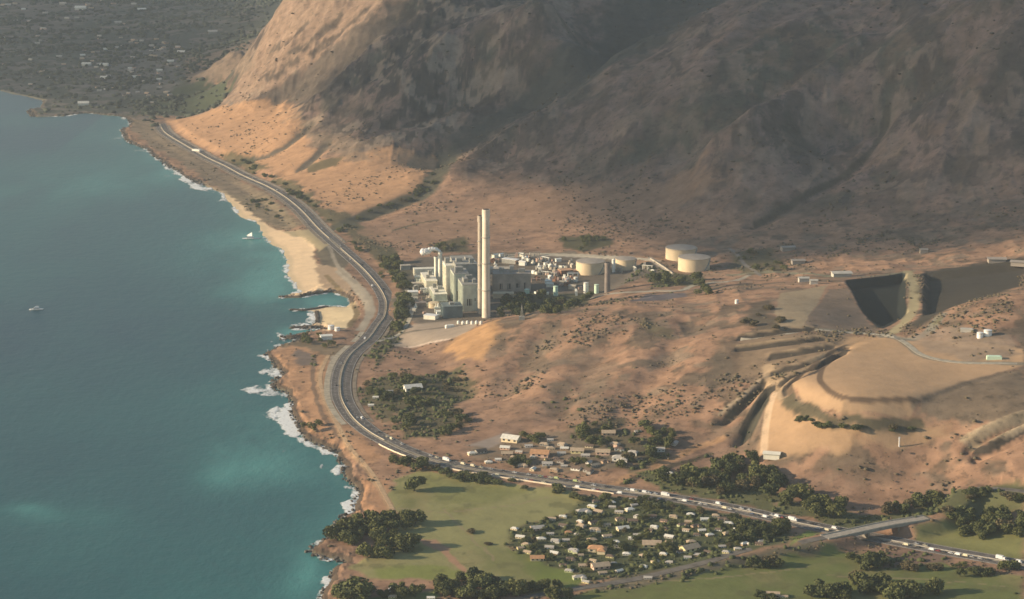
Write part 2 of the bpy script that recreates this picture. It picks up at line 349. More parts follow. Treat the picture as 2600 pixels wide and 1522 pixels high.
lay(cliff * sstep(.02, .08, cr1) * .9, (.062, .052, .046), .4); lay(cliff * sstep(.10, .17, cr2) * .75, (.33, .25, .18), .3); cr3 = fbm(GX, GY * .5, 17, 3, 617, .6); lay(cliff * sstep(.12, .2, cr3) * .8, (.05, .042, .036), .3); lay(mount * (1 - cliff) * sstep(.08, .16, cr1) * .7, (.085, .068, .056), .5); lay(mount * (1 - cliff) * sstep(.18, .26, cr2) * .55, (.28, .205, .15), .3)
lay(mount * sstep(.25, .6, fbm(GX, GY * .5, 60, 4, 190)) * .7, (.075, .072, .056))
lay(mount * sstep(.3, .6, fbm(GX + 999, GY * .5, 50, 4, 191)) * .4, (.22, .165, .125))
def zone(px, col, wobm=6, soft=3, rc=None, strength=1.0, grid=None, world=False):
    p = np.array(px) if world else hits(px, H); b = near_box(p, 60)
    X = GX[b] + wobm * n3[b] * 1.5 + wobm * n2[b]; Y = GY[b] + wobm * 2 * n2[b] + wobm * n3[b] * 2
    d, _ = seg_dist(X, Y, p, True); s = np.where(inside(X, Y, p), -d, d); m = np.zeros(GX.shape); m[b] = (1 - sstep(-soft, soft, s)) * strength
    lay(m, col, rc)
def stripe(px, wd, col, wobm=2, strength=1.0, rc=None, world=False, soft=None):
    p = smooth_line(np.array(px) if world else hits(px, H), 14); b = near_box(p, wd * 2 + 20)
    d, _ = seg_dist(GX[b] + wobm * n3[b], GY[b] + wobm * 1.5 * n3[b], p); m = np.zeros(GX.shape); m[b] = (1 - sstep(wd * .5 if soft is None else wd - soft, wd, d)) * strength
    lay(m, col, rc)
GREEN = (.18, .19, .062); GREENY = (.275, .262, .112); VEG = (.062, .070, .034); DARKV = (.040, .048, .028); SAND = (.84, .62, .38); PALE = (.42, .37, .30); BRIGHT = (.46, .28, .14)
# far plain
zone([(700,2),(1040,2),(930,70),(790,150),(680,225),(575,268),(600,215),(640,150),(672,90)], (.285, .198, .14), 12, 14, .7, .85)  # sunlit ridge strip, its lit soil tone painted into the cover
zone([(1010,30),(850,115),(740,190),(660,250),(700,255),(800,240),(900,150),(1060,60)], (.115, .092, .072), 14, 8, .5, .85)
for q in [[(860,50),(800,95),(735,135)], [(930,25),(860,90),(800,125)], [(780,60),(725,110),(690,130)], [(760,140),(710,180),(670,190)]]: stripe(q, 12, (.10, .078, .06), 14, .9)
zone([(-900,-300),(-900,400),(-100,400),(0,300),(300,300),(430,297),(560,262),(590,225),(470,190),(640,100),(740,-20),(900,-300)], (.070, .078, .062), 25, 20, .3)
fm = (GY > 4650) * (BASE < 60); lay(fm * sstep(.0, .35, n2 + .4 * fbm(GX, GY, 30, 3, 303)) * .8 * (1 - .8 * sstep(80, 160, GX + 700 - (GY - 4900) * -.1)), (.17, .145, .125))
zone([(240,130),(460,120),(440,240),(240,250)], (.175, .16, .145), 30, 25, .2, .5)
zone([(0,0),(360,0),(200,60),(0,110)], (.17, .14, .12), 40, 30, .2, .5)
zone([(470,150),(640,105),(640,185),(560,205),(510,215),(465,205)], (.20, .15, .11), 8, 6, .7)
zone([(430,290),(560,262),(590,218),(520,205),(440,225),(350,290)], (.065, .078, .045), 8, 6, .2)
# the sunlit fan
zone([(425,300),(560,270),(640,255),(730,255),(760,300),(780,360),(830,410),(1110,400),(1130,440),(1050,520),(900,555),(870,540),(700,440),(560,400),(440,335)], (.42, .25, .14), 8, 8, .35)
zone([(700,270),(760,290),(800,330),(870,345),(960,400),(880,415),(770,345)], scrub * 1.3, 12, 8, .6, .7)
zone([(770,420),(830,405),(870,400),(850,425),(790,437)], VEG, 5, 4, .2, .8)
stripe([(790,320),(740,365),(690,395),(610,412)], 13, (.13, .105, .075), 8)
stripe([(832,365),(800,402),(765,432)], 12, (.13, .105, .075), 8)
zone([(560,390),(640,410),(690,430),(640,440),(580,415)], VEG, 6, 4, .2, .8)
zone([(690,440),(760,470),(820,520),(900,560),(960,600),(1010,640),(980,690),(930,640),(860,580),(780,520),(700,470)], VEG, 6, 5, .2, .8)
stripe([(1140,395),(1095,470),(1010,520),(930,550),(870,575)], 26, (.070, .070, .048), 12, .97)
zone([(1560,-20),(1870,-20),(1700,105),(1500,205),(1300,305),(1150,405),(1110,395),(1180,320),(1330,215),(1450,110)], (.062, .066, .056), 20, 25, .4, .92)  # gully face: the slope's shade is put into the cover colour
stripe([(2255,270),(2215,380),(2150,440),(2080,480),(1990,530),(1920,570)], 8, (.075, .065, .045), 11, .85)
# lit apron behind the plant
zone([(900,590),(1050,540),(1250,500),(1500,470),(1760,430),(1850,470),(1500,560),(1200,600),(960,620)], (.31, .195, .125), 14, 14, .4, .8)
stripe([(1000,585),(1060,568),(1110,560)], 4, VEG, 3, .8)
zone([(1420,600),(1530,598),(1560,620),(1480,640),(1420,630)], VEG, 6, 6, .2, .9)
zone([(1100,620),(1180,600),(1200,640),(1090,640)], VEG, 6, 6, .2, .8)
zone([(1640,700),(1700,690),(1790,700),(1780,725),(1660,728)], VEG, 4, 4, .2, .9)
zone([(1860,640),(1960,630),(2000,690),(1900,700),(1850,680)], (.09, .09, .05), 8, 8, .2, .8)
# plant yard
zone([(1005,680),(1060,655),(1250,640),(1440,640),(1690,670),(1700,690),(1640,700),(1560,735),(1480,770),(1300,800),(1235,812),(1060,830),(1000,800)], (.155, .13, .10), 6, 5, .15)
zone([(1290,740),(1480,745),(1500,760),(1440,790),(1300,790)], VEG, 4, 4, .2, .8)
stripe([(1250,655),(1400,648),(1600,655)], 7, (.40, .37, .30), 1)
stripe([(1500,758),(1560,745),(1650,740),(1730,738),(1760,725),(1850,715),(1900,700)], 6, (.36, .33, .26), 1)
stripe([(1850,700),(1960,690),(2060,695),(2150,705),(2310,690)], 7, (.20, .19, .13), 4)
zone([(1595,765),(1640,748),(1740,744),(1745,754),(1700,760),(1640,765)], (.13, .115, .12), 1, 2, .1)
stripe([(1650,655),(1700,690)], 5, PALE, 1)
stripe([(1850,630),(1930,700)], 4, (.22, .2, .17), 1)
zone([(1020,835),(1160,812),(1230,815),(1180,850),(1030,880),(980,880)], (.36, .29, .22), 4, 4, .1)
stripe([(1030,882),(1100,868),(1140,862)], 4, (.58, .46, .36), .5)
stripe([(1010,850),(1100,835),(1180,825)], 5, (.15, .13, .10), 2)
# front hill: bright lower left, dark scrub, green patches
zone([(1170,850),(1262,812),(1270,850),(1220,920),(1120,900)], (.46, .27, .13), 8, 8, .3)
zone([(1400,900),(1500,890),(1560,950),(1520,1000),(1440,990)], scrub * 1.2, 14, 12, .6, .6)
zone([(1830,855),(1880,870),(1880,960),(1830,1000),(1780,970),(1810,900)], (.11, .09, .065), 10, 8, .5, .8)
zone([(930,970),(1000,950),(1075,955),(1160,940),(1210,1000),(1150,1030),(1200,1070),(1120,1110),(1040,1110),(960,1060),(920,1020)], (.085, .085, .045), 8, 7, .25, .85)
zone([(1170,950),(1200,940),(1180,980)], (.10, .09, .055), 8, 7, .25, .7)
zone([(1440,1080),(1560,1075),(1600,1110),(1700,1110),(1710,1180),(1600,1200),(1480,1150),(1420,1110)], (.085, .085, .05), 10, 8, .25, .8)
zone([(1620,810),(1660,815),(1700,835),(1720,860),(1690,862),(1640,835)], (.12, .105, .06), 5, 5, .3, .8)
# village ground
zone([(1180,1140),(1300,1100),(1500,1120),(1620,1150),(1560,1190),(1480,1200),(1300,1190)], (.20, .16, .11), 8, 6, .3, .8)
zone([(1190,1130),(1290,1095),(1310,1105),(1240,1140)], (.30, .25, .21), 2, 3, .1)
stripe([(1555,1230),(1680,1180),(1760,1140),(1830,1115)], 8, (.40, .24, .13), 2, .9)
stripe([(1590,1225),(1720,1180),(1800,1155)], 6, (.07, .06, .04), 4, .9)
# landfill
zone([(2000,985),(2150,890),(2195,872),(2250,856),(2330,866),(2600,885),(2600,930),(2440,975),(2330,1020),(2310,1065),(2140,1055),(2060,1035)], (.44, .295, .175), 2, 1.5, .0)
zone([(1880,870),(2060,845),(2160,855),(2180,875),(2100,910),(1985,985),(1930,950),(1870,960)], (.235, .17, .11), 4, 4, .4)
zone([(2150,858),(2250,850),(2290,880),(2180,900),(2130,900)], (.44, .29, .165), 4, 5, .0)
zone([(2330,1020),(2440,972),(2600,935),(2600,1050),(2440,1085),(2320,1070)], (.19, .145, .10), 6, 4, .6)
zone([(1930,1140),(1960,1010),(1985,1000),(2020,1045),(2100,1075),(2330,1085),(2420,1100),(2240,1145),(2080,1150),(1990,1150)], (.40, .265, .155), 5, 5, .1)
stripe([(1990,1010),(2030,1040),(2100,1062),(2200,1075),(2330,1082)], 9, (.085, .08, .05), 5, .9)
stripe([(1950,930),(1958,975),(1990,1010)], 9, (.40, .29, .18), 2)
stripe([(1940,1145),(1945,1080),(1955,1030),(1965,1000)], 5, (.55, .40, .26), 1)
zone([(1980,745),(2100,725),(2075,770),(2040,840),(1960,850)], (.34, .265, .17), 2, 2, .15)
zone([(1905,770),(1965,760),(1950,810),(2010,830),(1960,850),(1890,840)], (.10, .085, .06), 6, 5, .4, .85)
zone([(2105,735),(2150,735),(2190,800),(2238,842),(2100,850),(2038,840),(2072,780)], (.215, .16, .115), 2, 2, .3)
zone([(2143,712),(2307,690),(2300,770),(2310,795),(2240,835),(2190,795)], (.020, .024, .021), 1, 1.5, .0)  # black pit liner; the shade on its slope is in this colour too
stripe([(2303,690),(2322,730),(2318,780),(2300,815),(2270,845)], 9, (.34, .29, .17), 2, rc=.1)
zone([(2335,690),(2600,650),(2600,725),(2480,760),(2380,800),(2310,850),(2340,790),(2345,730)], (.058, .052, .040), 9, 7, .1)  # valley slope right of the pit, its shade laid into the colour
stripe([(2390,800),(2350,850),(2290,862),(2240,850)], 9, (.21, .20, .16), 2)
stripe([(2060,838),(2160,842),(2230,850),(2290,866),(2350,908),(2450,920),(2600,925)], 6, (.22, .19, .14), 2)
zone([(2300,850),(2420,830),(2560,850),(2600,900),(2480,915),(2350,890)], (.27, .21, .155), 5, 5, .3, .7)
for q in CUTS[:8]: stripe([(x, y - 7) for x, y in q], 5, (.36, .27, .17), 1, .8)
for q in CUTS: stripe(q, 5.5, (.07, .058, .045), .3, 1, soft=2)  # dark strips paint the shade on cut faces turned from the sun
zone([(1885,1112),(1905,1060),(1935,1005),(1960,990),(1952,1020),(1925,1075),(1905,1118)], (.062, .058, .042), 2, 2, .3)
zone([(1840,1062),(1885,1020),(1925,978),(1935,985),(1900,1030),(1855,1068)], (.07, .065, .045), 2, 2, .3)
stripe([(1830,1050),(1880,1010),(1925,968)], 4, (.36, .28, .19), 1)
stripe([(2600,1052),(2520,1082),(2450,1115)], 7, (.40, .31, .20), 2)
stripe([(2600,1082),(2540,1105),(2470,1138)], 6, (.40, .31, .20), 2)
stripe([(2150,885),(2110,905),(2088,935),(2082,955),(2084,970),(2105,992),(2140,1010),(2200,1016),(2330,1018)], 4.2, (.13, .09, .06), .3, .9, soft=2)
stripe([(2150,876),(2110,895),(2060,935),(2020,965),(2001,985),(2010,1000)], 4, (.11, .08, .055), .4, .95, soft=2)
# green flats
zone([(985,1225),(1060,1195),(1150,1205),(1290,1225),(1450,1250),(1490,1290),(1310,1340),(1290,1390),(1480,1480),(1380,1510),(1300,1480),(1180,1470),(930,1475),(885,1440),(1000,1380),(1010,1310),(985,1270)], GREENY, 5, 4, .0)
lay(np.zeros(GX.shape), GREEN)
zone([(1060,1205),(1250,1230),(1350,1250),(1200,1290),(1080,1260)], GREEN, 14, 10, .0, .6)
zone([(1290,1395),(1330,1400),(1480,1475),(1460,1495),(1380,1480)], (.16, .20, .05), 4, 4, .0)
zone([(940,1440),(1140,1440),(1250,1465),(960,1475)], (.22, .24, .07), 4, 4, .0)
zone([(900,1530),(1000,1505),(1100,1510),(1120,1560),(900,1600)], (.15, .20, .06), 4, 4, .0)
stripe([(1070,1372),(1130,1400),(1180,1450)], 5, (.38, .23, .14), 2)
zone([(1060,1375),(1110,1370),(1140,1400),(1100,1395)], (.36, .22, .14), 3, 3)
zone([(890,1225),(975,1225),(1000,1300),(925,1318),(905,1296)], (.42, .24, .135), 3, 3, .2)
stripe([(945,1215),(975,1260),(1005,1320)], 3, (.45, .34, .22), 1)
zone([(1480,1260),(1560,1258),(1700,1275),(1900,1320),(2010,1355),(2000,1380),(1860,1410),(1640,1460),(1500,1480),(1380,1430),(1290,1385),(1300,1340),(1440,1310)], (.085, .095, .045), 5, 5, .2)
zone([(1600,1200),(1700,1190),(1850,1210),(2000,1270),(2200,1310),(2340,1290),(2420,1250),(2600,1240),(2600,1300),(2400,1310),(2150,1345),(1900,1285),(1700,1250)], (.10, .115, .05), 6, 5, .2, .9)
zone([(2320,1340),(2450,1320),(2600,1340),(2600,1420),(2450,1400),(2340,1380)], (.20, .20, .075), 4, 4, .0)
zone([(1500,1500),(1700,1462),(1900,1430),(2100,1395),(2250,1405),(2600,1460),(2600,1600),(1400,1600),(1400,1520)], (.145, .165, .055), 6, 5, .1)
zone([(1550,1470),(1850,1420),(2060,1375),(2080,1395),(1880,1440),(1620,1495),(1500,1505)], (.15, .13, .085), 5, 5, .4)
zone([(2210,1400),(2350,1400),(2420,1430),(2250,1440)], (.19, .13, .095), 4, 4, .3)
zone([(2000,1372),(2050,1350),(2075,1358),(2010,1385)], (.17, .22, .06), 3, 3)
gm = (COL[..., 1] > COL[..., 0] * .93) * (COL.sum(-1) > .3) * (GY < 2700)
lay(gm * sstep(.0, .5, n1 * .6 + n2) * .4, (.27, .215, .11)); lay(gm * sstep(.1, .5, fbm(GX, GY * .5, 60, 4, 801)) * .5, (.12, .145, .045)); lay(gm * sstep(.3, .42, fbm(GX, GY, 22, 4, 803)) * .5, (.13, .13, .055))
for q in [[(1000,1290),(1100,1300),(1250,1290),(1400,1262)], [(1130,1290),(1180,1350),(1260,1420)], [(1600,1480),(1800,1470),(2050,1440)], [(2100,1460),(2300,1470),(2550,1490)]]: stripe(q, 1.6, (.30, .235, .14), 3, .6)
# sand and coast strips
zone([(560,489),(600,500),(660,560),(715,590),(760,585),(800,600),(795,640),(800,670),(850,680),(885,720),(905,770),(880,800),(840,840),(800,838),(780,790),(700,750),(600,650),(500,520)], SAND, 3, 3, .0)
zone([(795,600),(860,610),(900,650),(870,690),(815,672),(800,640)], (.14, .12, .085), 4, 4, .3)
zone([(720,590),(790,583),(840,620),(810,640),(775,610)], (.42, .34, .20), 3, 3, .1)
zone([(800,672),(860,680),(900,740),(905,775),(880,775),(860,740),(820,735)], (.43, .31, .20), 3, 3, .0)
zone([(820,779),(890,779),(912,800),(880,835),(840,830),(808,820)], (.76, .60, .36), 2, 2, .0)
zone([(330,300),(400,310),(470,370),(560,430),(690,500),(760,560),(740,580),(660,560),(590,500),(480,430),(400,380),(330,330)], (.22, .17, .115), 5, 5, .6)
zone([(580,490),(680,500),(770,570),(720,590),(650,550)], (.24, .19, .12), 5, 5, .8, .8)
zone([(750,860),(900,880),(860,920),(790,900),(700,880)], (.17, .14, .09), 5, 4, .4, .8)
zone([(745,875),(830,900),(850,950),(845,1000),(900,1080),(975,1150),(960,1180),(870,1150),(790,1090),(745,1020),(700,960),(690,905)], (.40, .235, .135), 5, 4, .5)
zone([(745,890),(800,895),(800,930),(760,930)], (.18, .14, .115), 4, 4, .3)
stripe([(800,905),(795,960),(805,1020),(830,1070),(870,1120)], 3.5, (.15, .11, .08), 2, .8)
stripe([(832,905),(812,950),(815,990),(835,1040),(862,1090),(890,1140),(960,1230),(1000,1310)], 5, (.46, .30, .17), 1)
stripe([(850,905),(840,940),(838,985),(850,1015)], 6, (.45, .38, .29), 1)
stripe([(828,700),(860,735),(895,775),(905,800),(885,830)], 5, (.26, .19, .10), 2)
zone([(850,690),(885,720),(925,775),(925,810),(900,840),(925,840),(955,790),(945,750),(905,710),(870,680)], (.40, .345, .26), 1, 2, .1)
stripe([(835,625),(860,680),(905,720)], 4, (.30, .26, .2), 1)
zone([(890,585),(960,640),(1010,720),(1010,800),(980,850),(935,900),(960,930),(1000,880),(1050,800),(1040,690),(990,645),(940,600)], (.08, .08, .048), 5, 5, .4, .8)
# wet rock and dark boulders along the rocky shore
lay(((SD > 0) & (SD < 6) & ~sandy) * 1.0 * (GY < 5300), (.10, .075, .055), .2)
lay(sandy * sstep(14, 6, SD) * (SD > 0) * .6, (.56, .45, .28))
lay((SD <= 0) * 1.0, (.20, .20, .14), 0)

# ------------------------------------------------------------------ ground mesh
def grid_mesh(name, X, Y, Zz):
    nr, na = X.shape; me = bpy.data.meshes.new(name); nv = nr * na; me.vertices.add(nv)
    me.vertices.foreach_set('co', np.stack([X, Y, Zz], -1).astype(np.float32).ravel())
    i = (np.arange(nr - 1)[:, None] * na + np.arange(na - 1)[None, :]).ravel()
    q = np.stack([i, i + 1, i + na + 1, i + na], -1).astype(np.int32)
    me.loops.add(q.size); me.loops.foreach_set('vertex_index', q.ravel())
    me.polygons.add(len(q)); me.polygons.foreach_set('loop_start', np.arange(0, q.size, 4, dtype=np.int32))
    me.polygons.foreach_set('use_smooth', np.ones(len(q), bool)); me.update(calc_edges=True); return me
def col_attr(me, name, arr):
    a = me.attributes.new(name, 'FLOAT_COLOR', 'POINT')
    a.data.foreach_set('color', np.concatenate([arr, np.ones(arr.shape[:-1] + (1,))], -1).astype(np.float32).ravel())
def f_attr(me, name, arr):
    a = me.attributes.new(name, 'FLOAT', 'POINT'); a.data.foreach_set('value', arr.astype(np.float32).ravel())
me = grid_mesh('terrain', GX, GY, H); col_attr(me, 'cover', np.clip(COL, 0, 1)); f_attr(me, 'rough_cover', RC)
tag(link_mesh('terrain', me, land_mat()), kind='structure')

# ------------------------------------------------------------------ sea
wr = np.concatenate([[200, 800], np.exp(np.linspace(math.log(R0), math.log(9000), 700)), [14000, 60000]]); wa = np.linspace(R(-19), R(3), 700)
wa = np.concatenate([[R(-80), R(-45)], wa, [R(40), R(80)]])
WA, WR = np.meshgrid(wa, wr); SX = WR * np.sin(WA); SY = WR * np.cos(WA)
def blob(px, py, rx, ry):
    c = at_z(px, py, 0); k = c[1] / FPX; return np.exp(-((SX - c[0]) / (rx * k)) ** 2 - ((SY - c[1]) / (ry * k * 5)) ** 2)
SH = np.zeros(SX.shape)
for b_ in [(640,600,90,40,.35),(690,690,90,55,.8),(640,740,120,30,.3),(830,765,60,14,.7),(770,845,60,9,1.1),(600,640,160,60,.25),(700,1190,130,35,.5),(620,1130,90,25,.55),(550,1210,60,25,.4),(180,1310,130,16,.5),(60,1290,60,10,.35),
           (770,1470,50,35,.45),(450,440,200,70,.25),(150,480,220,60,.25),(760,1440,40,20,.3),(560,1000,150,40,.2)]: SH += .62 * b_[4] * blob(*b_[:4])
wsel = (SX < 600) & (SX > -900) & (SY < 6500) & (SY > 1500); wd = np.full(SX.shape, 500.0); d_, wpar = seg_dist(SX[wsel] + 5 * fbm(SX[wsel], SY[wsel], 40, 3, 5), SY[wsel] + 12 * fbm(SX[wsel], SY[wsel], 60, 3, 9), cw); wd[wsel] = d_
wn = fbm(SX, SY * .5, 70, 4, 201); SH = np.clip(SH * (1 + 1.5 * wn) + .16 * np.exp(-wd / 25) + .10 + .28 * np.exp(-wd / 190) * (1 - sstep(500, -200, SX) * 0) + .36 * fbm(SX * .7, SY * .35, 200, 5, 207), 0, 1)
me = grid_mesh('water', SX, SY, np.zeros(SX.shape)); f_attr(me, 'shallow', SH)
m = bpy.data.materials.new('sea_water'); t, p = nodes_of(m)
a = t.nodes.new('ShaderNodeAttribute'); a.attribute_name = 'shallow'
mx = t.nodes.new('ShaderNodeValToRGB'); e = mx.color_ramp.elements; e[0].color = (.004, .042, .068, 1); e[1].color = (.07, .27, .245, 1); el_ = e.new(.45); el_.color = (.018, .118, .116, 1); el2 = e.new(.16); el2.color = (.008, .070, .082, 1)
tc = t.nodes.new('ShaderNodeTexCoord'); mp = t.nodes.new('ShaderNodeMapping'); mp.inputs['Scale'].default_value = (1, .7, 1)
nz = t.nodes.new('ShaderNodeTexNoise'); nz.inputs['Scale'].default_value = .06; nz.inputs['Detail'].default_value = 7; nz.inputs['Roughness'].default_value = .7
t.links.new(tc.outputs['Object'], mp.inputs[0]); t.links.new(mp.outputs[0], nz.inputs['Vector'])
ad = t.nodes.new('ShaderNodeMath'); ad.operation = 'MULTIPLY_ADD'; ad.inputs[1].default_value = .22; t.links.new(nz.outputs['Fac'], ad.inputs[0])
sb = t.nodes.new('ShaderNodeMath'); sb.operation = 'SUBTRACT'; sb.inputs[1].default_value = .11; t.links.new(a.outputs['Fac'], sb.inputs[0]); t.links.new(sb.outputs[0], ad.inputs[2])
t.links.new(ad.outputs[0], mx.inputs[0]); t.links.new(mx.outputs[0], p.inputs['Base Color'])
bm_ = t.nodes.new('ShaderNodeBump'); bm_.inputs['Distance'].default_value = 1.6; bm_.inputs['Strength'].default_value = .7; t.links.new(nz.outputs['Fac'], bm_.inputs['Height']); t.links.new(bm_.outputs[0], p.inputs['Normal'])
p.inputs['Roughness'].default_value = .32; p.inputs['IOR'].default_value = 1.33
tag(link_mesh('water', me, m), kind='structure')

# ------------------------------------------------------------------ clouds: they hang high up to the left of the view and shade the mountain and the far plain
CLOUDM = bpy.data.materials.new('cloud_vapour'); t, p = nodes_of(CLOUDM); p.inputs['Base Color'].default_value = (.85, .85, .86, 1); p.inputs['Roughness'].default_value = 1
a = t.nodes.new('ShaderNodeAttribute'); a.attribute_name = 'vapour'; t.links.new(a.outputs['Fac'], p.inputs['Alpha'])
def cloud(px, zc, dens, soft, seed, label, extra=()):
    """a broad flat cloud whose plan is the patch of ground it shades, carried up along the sun's direction"""
    pts = []
    for x, y in px:
        g = hit(x, y, H); z = ground(*g); k = (zc - z) / SUNV.z; pts.append((g[0] + SUNV.x * k, g[1] + SUNV.y * k))
    pts = np.array(pts + [tuple(e) for e in extra]); x0, y0 = pts.min(0) - 150; x1, y1 = pts.max(0) + 150; nx = int((x1 - x0) / 40); ny = int((y1 - y0) / 40)
    X, Y = np.meshgrid(np.linspace(x0, x1, nx), np.linspace(y0, y1, ny))
    wx = X + 130 * fbm(X, Y, 420, 4, seed); wy = Y + 130 * fbm(X, Y, 420, 4, seed + 9); d, _ = seg_dist(wx, wy, pts, True); s = np.where(inside(wx, wy, pts), d, -d)
    th = sstep(-40, soft, s); lump = .5 + .5 * fbm(X, Y, 260, 4, seed + 3)
    top = zc + th * (25 + 70 * lump); bot = zc - th * (10 + 14 * lump); al = np.clip(th * (1 + .28 * fbm(X, Y, 500, 4, seed + 5)) * dens, 0, 1)
    me = grid_mesh('cloud', np.vstack([X, X[::-1]]), np.vstack([Y, Y[::-1]]), np.vstack([top, bot[::-1]])); f_attr(me, 'vapour', np.vstack([al, al[::-1]]))
    return tag(link_mesh('cloud', me, CLOUDM), label, 'cloud')
cloud([(1090,3),(980,60),(860,135),(735,195),(780,270),(880,335),(1010,375),(1120,400),(1200,455),(1400,520),(1600,575),(1780,625),(1880,650),(1960,668),(2150,655),(2380,650),(2600,630),(2950,600)], 1500, .77, 110, 3,
      'broad white cloud high out of view to the left, shading the mountain slopes', [(-2300, 3000), (-2300, 6700), (-4050, 6700), (-4030, 4700)])
cloud([(-300,-200),(620,-200),(610,0),(590,70),(540,110),(520,190),(490,240),(430,275),(300,286),(100,262),(-300,235)], 1500, .52, 120, 8,
      'long white cloud high out of view to the left, shading the far coastal plain')

# ------------------------------------------------------------------ haze
bpy.ops.mesh.primitive_cube_add(size=1); hz = bpy.context.object; hz.name = 'haze'; hz.data.name = 'haze'
hz.scale = (40000, 34000, 740); hz.location = (0, 12000, 740 / 2 - 8.5)
m = bpy.data.materials.new('haze_air'); m.use_nodes = True; t = m.node_tree; t.nodes.clear(); out = t.nodes.new('ShaderNodeOutputMaterial'); v = t.nodes.new('ShaderNodeVolumePrincipled')
v.inputs['Color'].default_value = (.74, .85, .96, 1); v.inputs['Density'].default_value = 3.5e-5; v.inputs['Anisotropy'].default_value = .2; t.links.new(v.outputs[0], out.inputs['Volume']); hz.data.materials.append(m)
tag(hz, kind='stuff')

# ================================================================== OBJECTS
class MB:
    """collects simple solids into one mesh"""
    def __init__(s): s.v = []; s.f = []
    def add(s, vs, fs):
        o = len(s.v); s.v += [tuple(q) for q in vs]; s.f += [tuple(i + o for i in f) for f in fs]; return s
    def box(s, cx, cy, z0, w, d, h, rz=0.0, taper=0.0):
        c, n = math.cos(rz), math.sin(rz); vs = []
        for z, k in ((z0, 1), (z0 + h, 1 - taper)):
            for a, b in ((-1, -1), (1, -1), (1, 1), (-1, 1)):
                x, y = a * w / 2 * k, b * d / 2 * k; vs.append((cx + x * c - y * n, cy + x * n + y * c, z))
        return s.add(vs, [(0, 3, 2, 1), (4, 5, 6, 7), (0, 1, 5, 4), (1, 2, 6, 5), (2, 3, 7, 6), (3, 0, 4, 7)])
    def cyl(s, cx, cy, prof, seg=24, caps=True):
        """prof: list of (radius, z) from bottom to top, closed at both ends"""
        vs = [(cx + r * math.cos(2 * math.pi * i / seg), cy + r * math.sin(2 * math.pi * i / seg), z) for r, z in prof for i in range(seg)]; fs = []
        for k in range(len(prof) - 1):
            for i in range(seg): j = (i + 1) % seg; fs.append((k * seg + i, k * seg + j, (k + 1) * seg + j, (k + 1) * seg + i))
        if caps: fs.append(tuple(range(seg))[::-1]); fs.append(tuple((len(prof) - 1) * seg + i for i in range(seg)))
        return s.add(vs, fs)
    def tube(s, p, q, r, r2=None, seg=6):
        p = Vector(p); q = Vector(q); d = (q - p).normalized(); u = d.orthogonal().normalized(); w_ = d.cross(u); r2 = r if r2 is None else r2
        vs = [tuple(b + (u * math.cos(2 * math.pi * i / seg) + w_ * math.sin(2 * math.pi * i / seg)) * rad) for b, rad in ((p, r), (q, r2)) for i in range(seg)]
        fs = [(i, (i + 1) % seg, seg + (i + 1) % seg, seg + i) for i in range(seg)] + [tuple(range(seg))[::-1], tuple(range(seg, 2 * seg))]; return s.add(vs, fs)
    def gable(s, cx, cy, z0, w, d, rise, over=.5, th=.25):
        """roof ridge along x"""
        a, b = w / 2 + over, d / 2 + over; vs = [(-a, -b, 0), (a, -b, 0), (a, 0, rise), (-a, 0, rise), (a, b, 0), (-a, b, 0)]
        vs = [(cx + x, cy + y, z0 + z) for x, y, z in vs] + [(cx + x, cy + y, z0 + z + th) for x, y, z in vs]
        return s.add(vs, [(0, 3, 2, 1), (3, 5, 4, 2), (6, 7, 8, 9), (9, 8, 10, 11), (0, 1, 7, 6), (4, 5, 11, 10), (1, 2, 8, 7), (2, 4, 10, 8), (3, 0, 6, 9), (5, 3, 9, 11)])
    def hip(s, cx, cy, z0, w, d, rise, over=.6):
        a, b = w / 2 + over, d / 2 + over; rl = max(.3, w / 2 - d / 2); vs = [(-a, -b, 0), (a, -b, 0), (a, b, 0), (-a, b, 0), (-rl, 0, rise), (rl, 0, rise)]
        vs = [(cx + x, cy + y, z0 + z) for x, y, z in vs]; return s.add(vs, [(0, 3, 2, 1), (0, 1, 5, 4), (1, 2, 5), (2, 3, 4, 5), (3, 0, 4)])
    def mesh(s, name, smooth=False):
        me = bpy.data.meshes.new(name); me.from_pydata(s.v, [], s.f)
        if smooth:
            for q in me.polygons: q.use_smooth = True
        me.update(); return me
    def build(s, name, mat, parent=None, smooth=False): return link_mesh(name, s.mesh(name, smooth), mat, parent)
def W(px, py, grid=None):
    x, y = hit(px, py, H); return Vector((x, y, ground(x, y)))
def mpp(p): return math.hypot(p[0], p[1]) / FPX * 1.02            # metres per photo pixel at a place

M = {}
def mat(k, *a, **kw):
    if k not in M: M[k] = surf(k, *a, **kw)
    return M[k]
mat('concrete', (.50, .45, .36), .12, .2); mat('concrete_dark', (.26, .24, .20), .15, .2); mat('asphalt', (.125, .113, .103), .35, .12); mat('asphalt_worn', (.15, .135, .115), .22, .12)
mat('stack_concrete', (.76, .67, .54), .10, .12); mat('stack_dim', (.46, .40, .32), .12, .1); mat('plant_green', (.54, .57, .48), .12, .15); mat('plant_cream', (.80, .77, .64), .10, .15); mat('plant_grey', (.30, .30, .27), .15, .15); mat('plant_brown', (.24, .205, .18), .2, .12)
mat('plant_blue', (.16, .20, .20), .15, .12); mat('tank_buff', (.66, .54, .36), .08, .1); mat('tank_grey', (.36, .32, .27), .1, .1); mat('tank_white', (.80, .80, .72), .06, .2); mat('tank_mint', (.62, .80, .62), .06, .2)
mat('dark_glass', (.03, .035, .04), .2, .5, rough=.15, spec=.5); mat('shed_pale', (.50, .48, .42), .1, .3); mat('white_paint', (.80, .80, .77), .05, .4, rough=.45); mat('rubber', (.02, .02, .02), .2, 2)
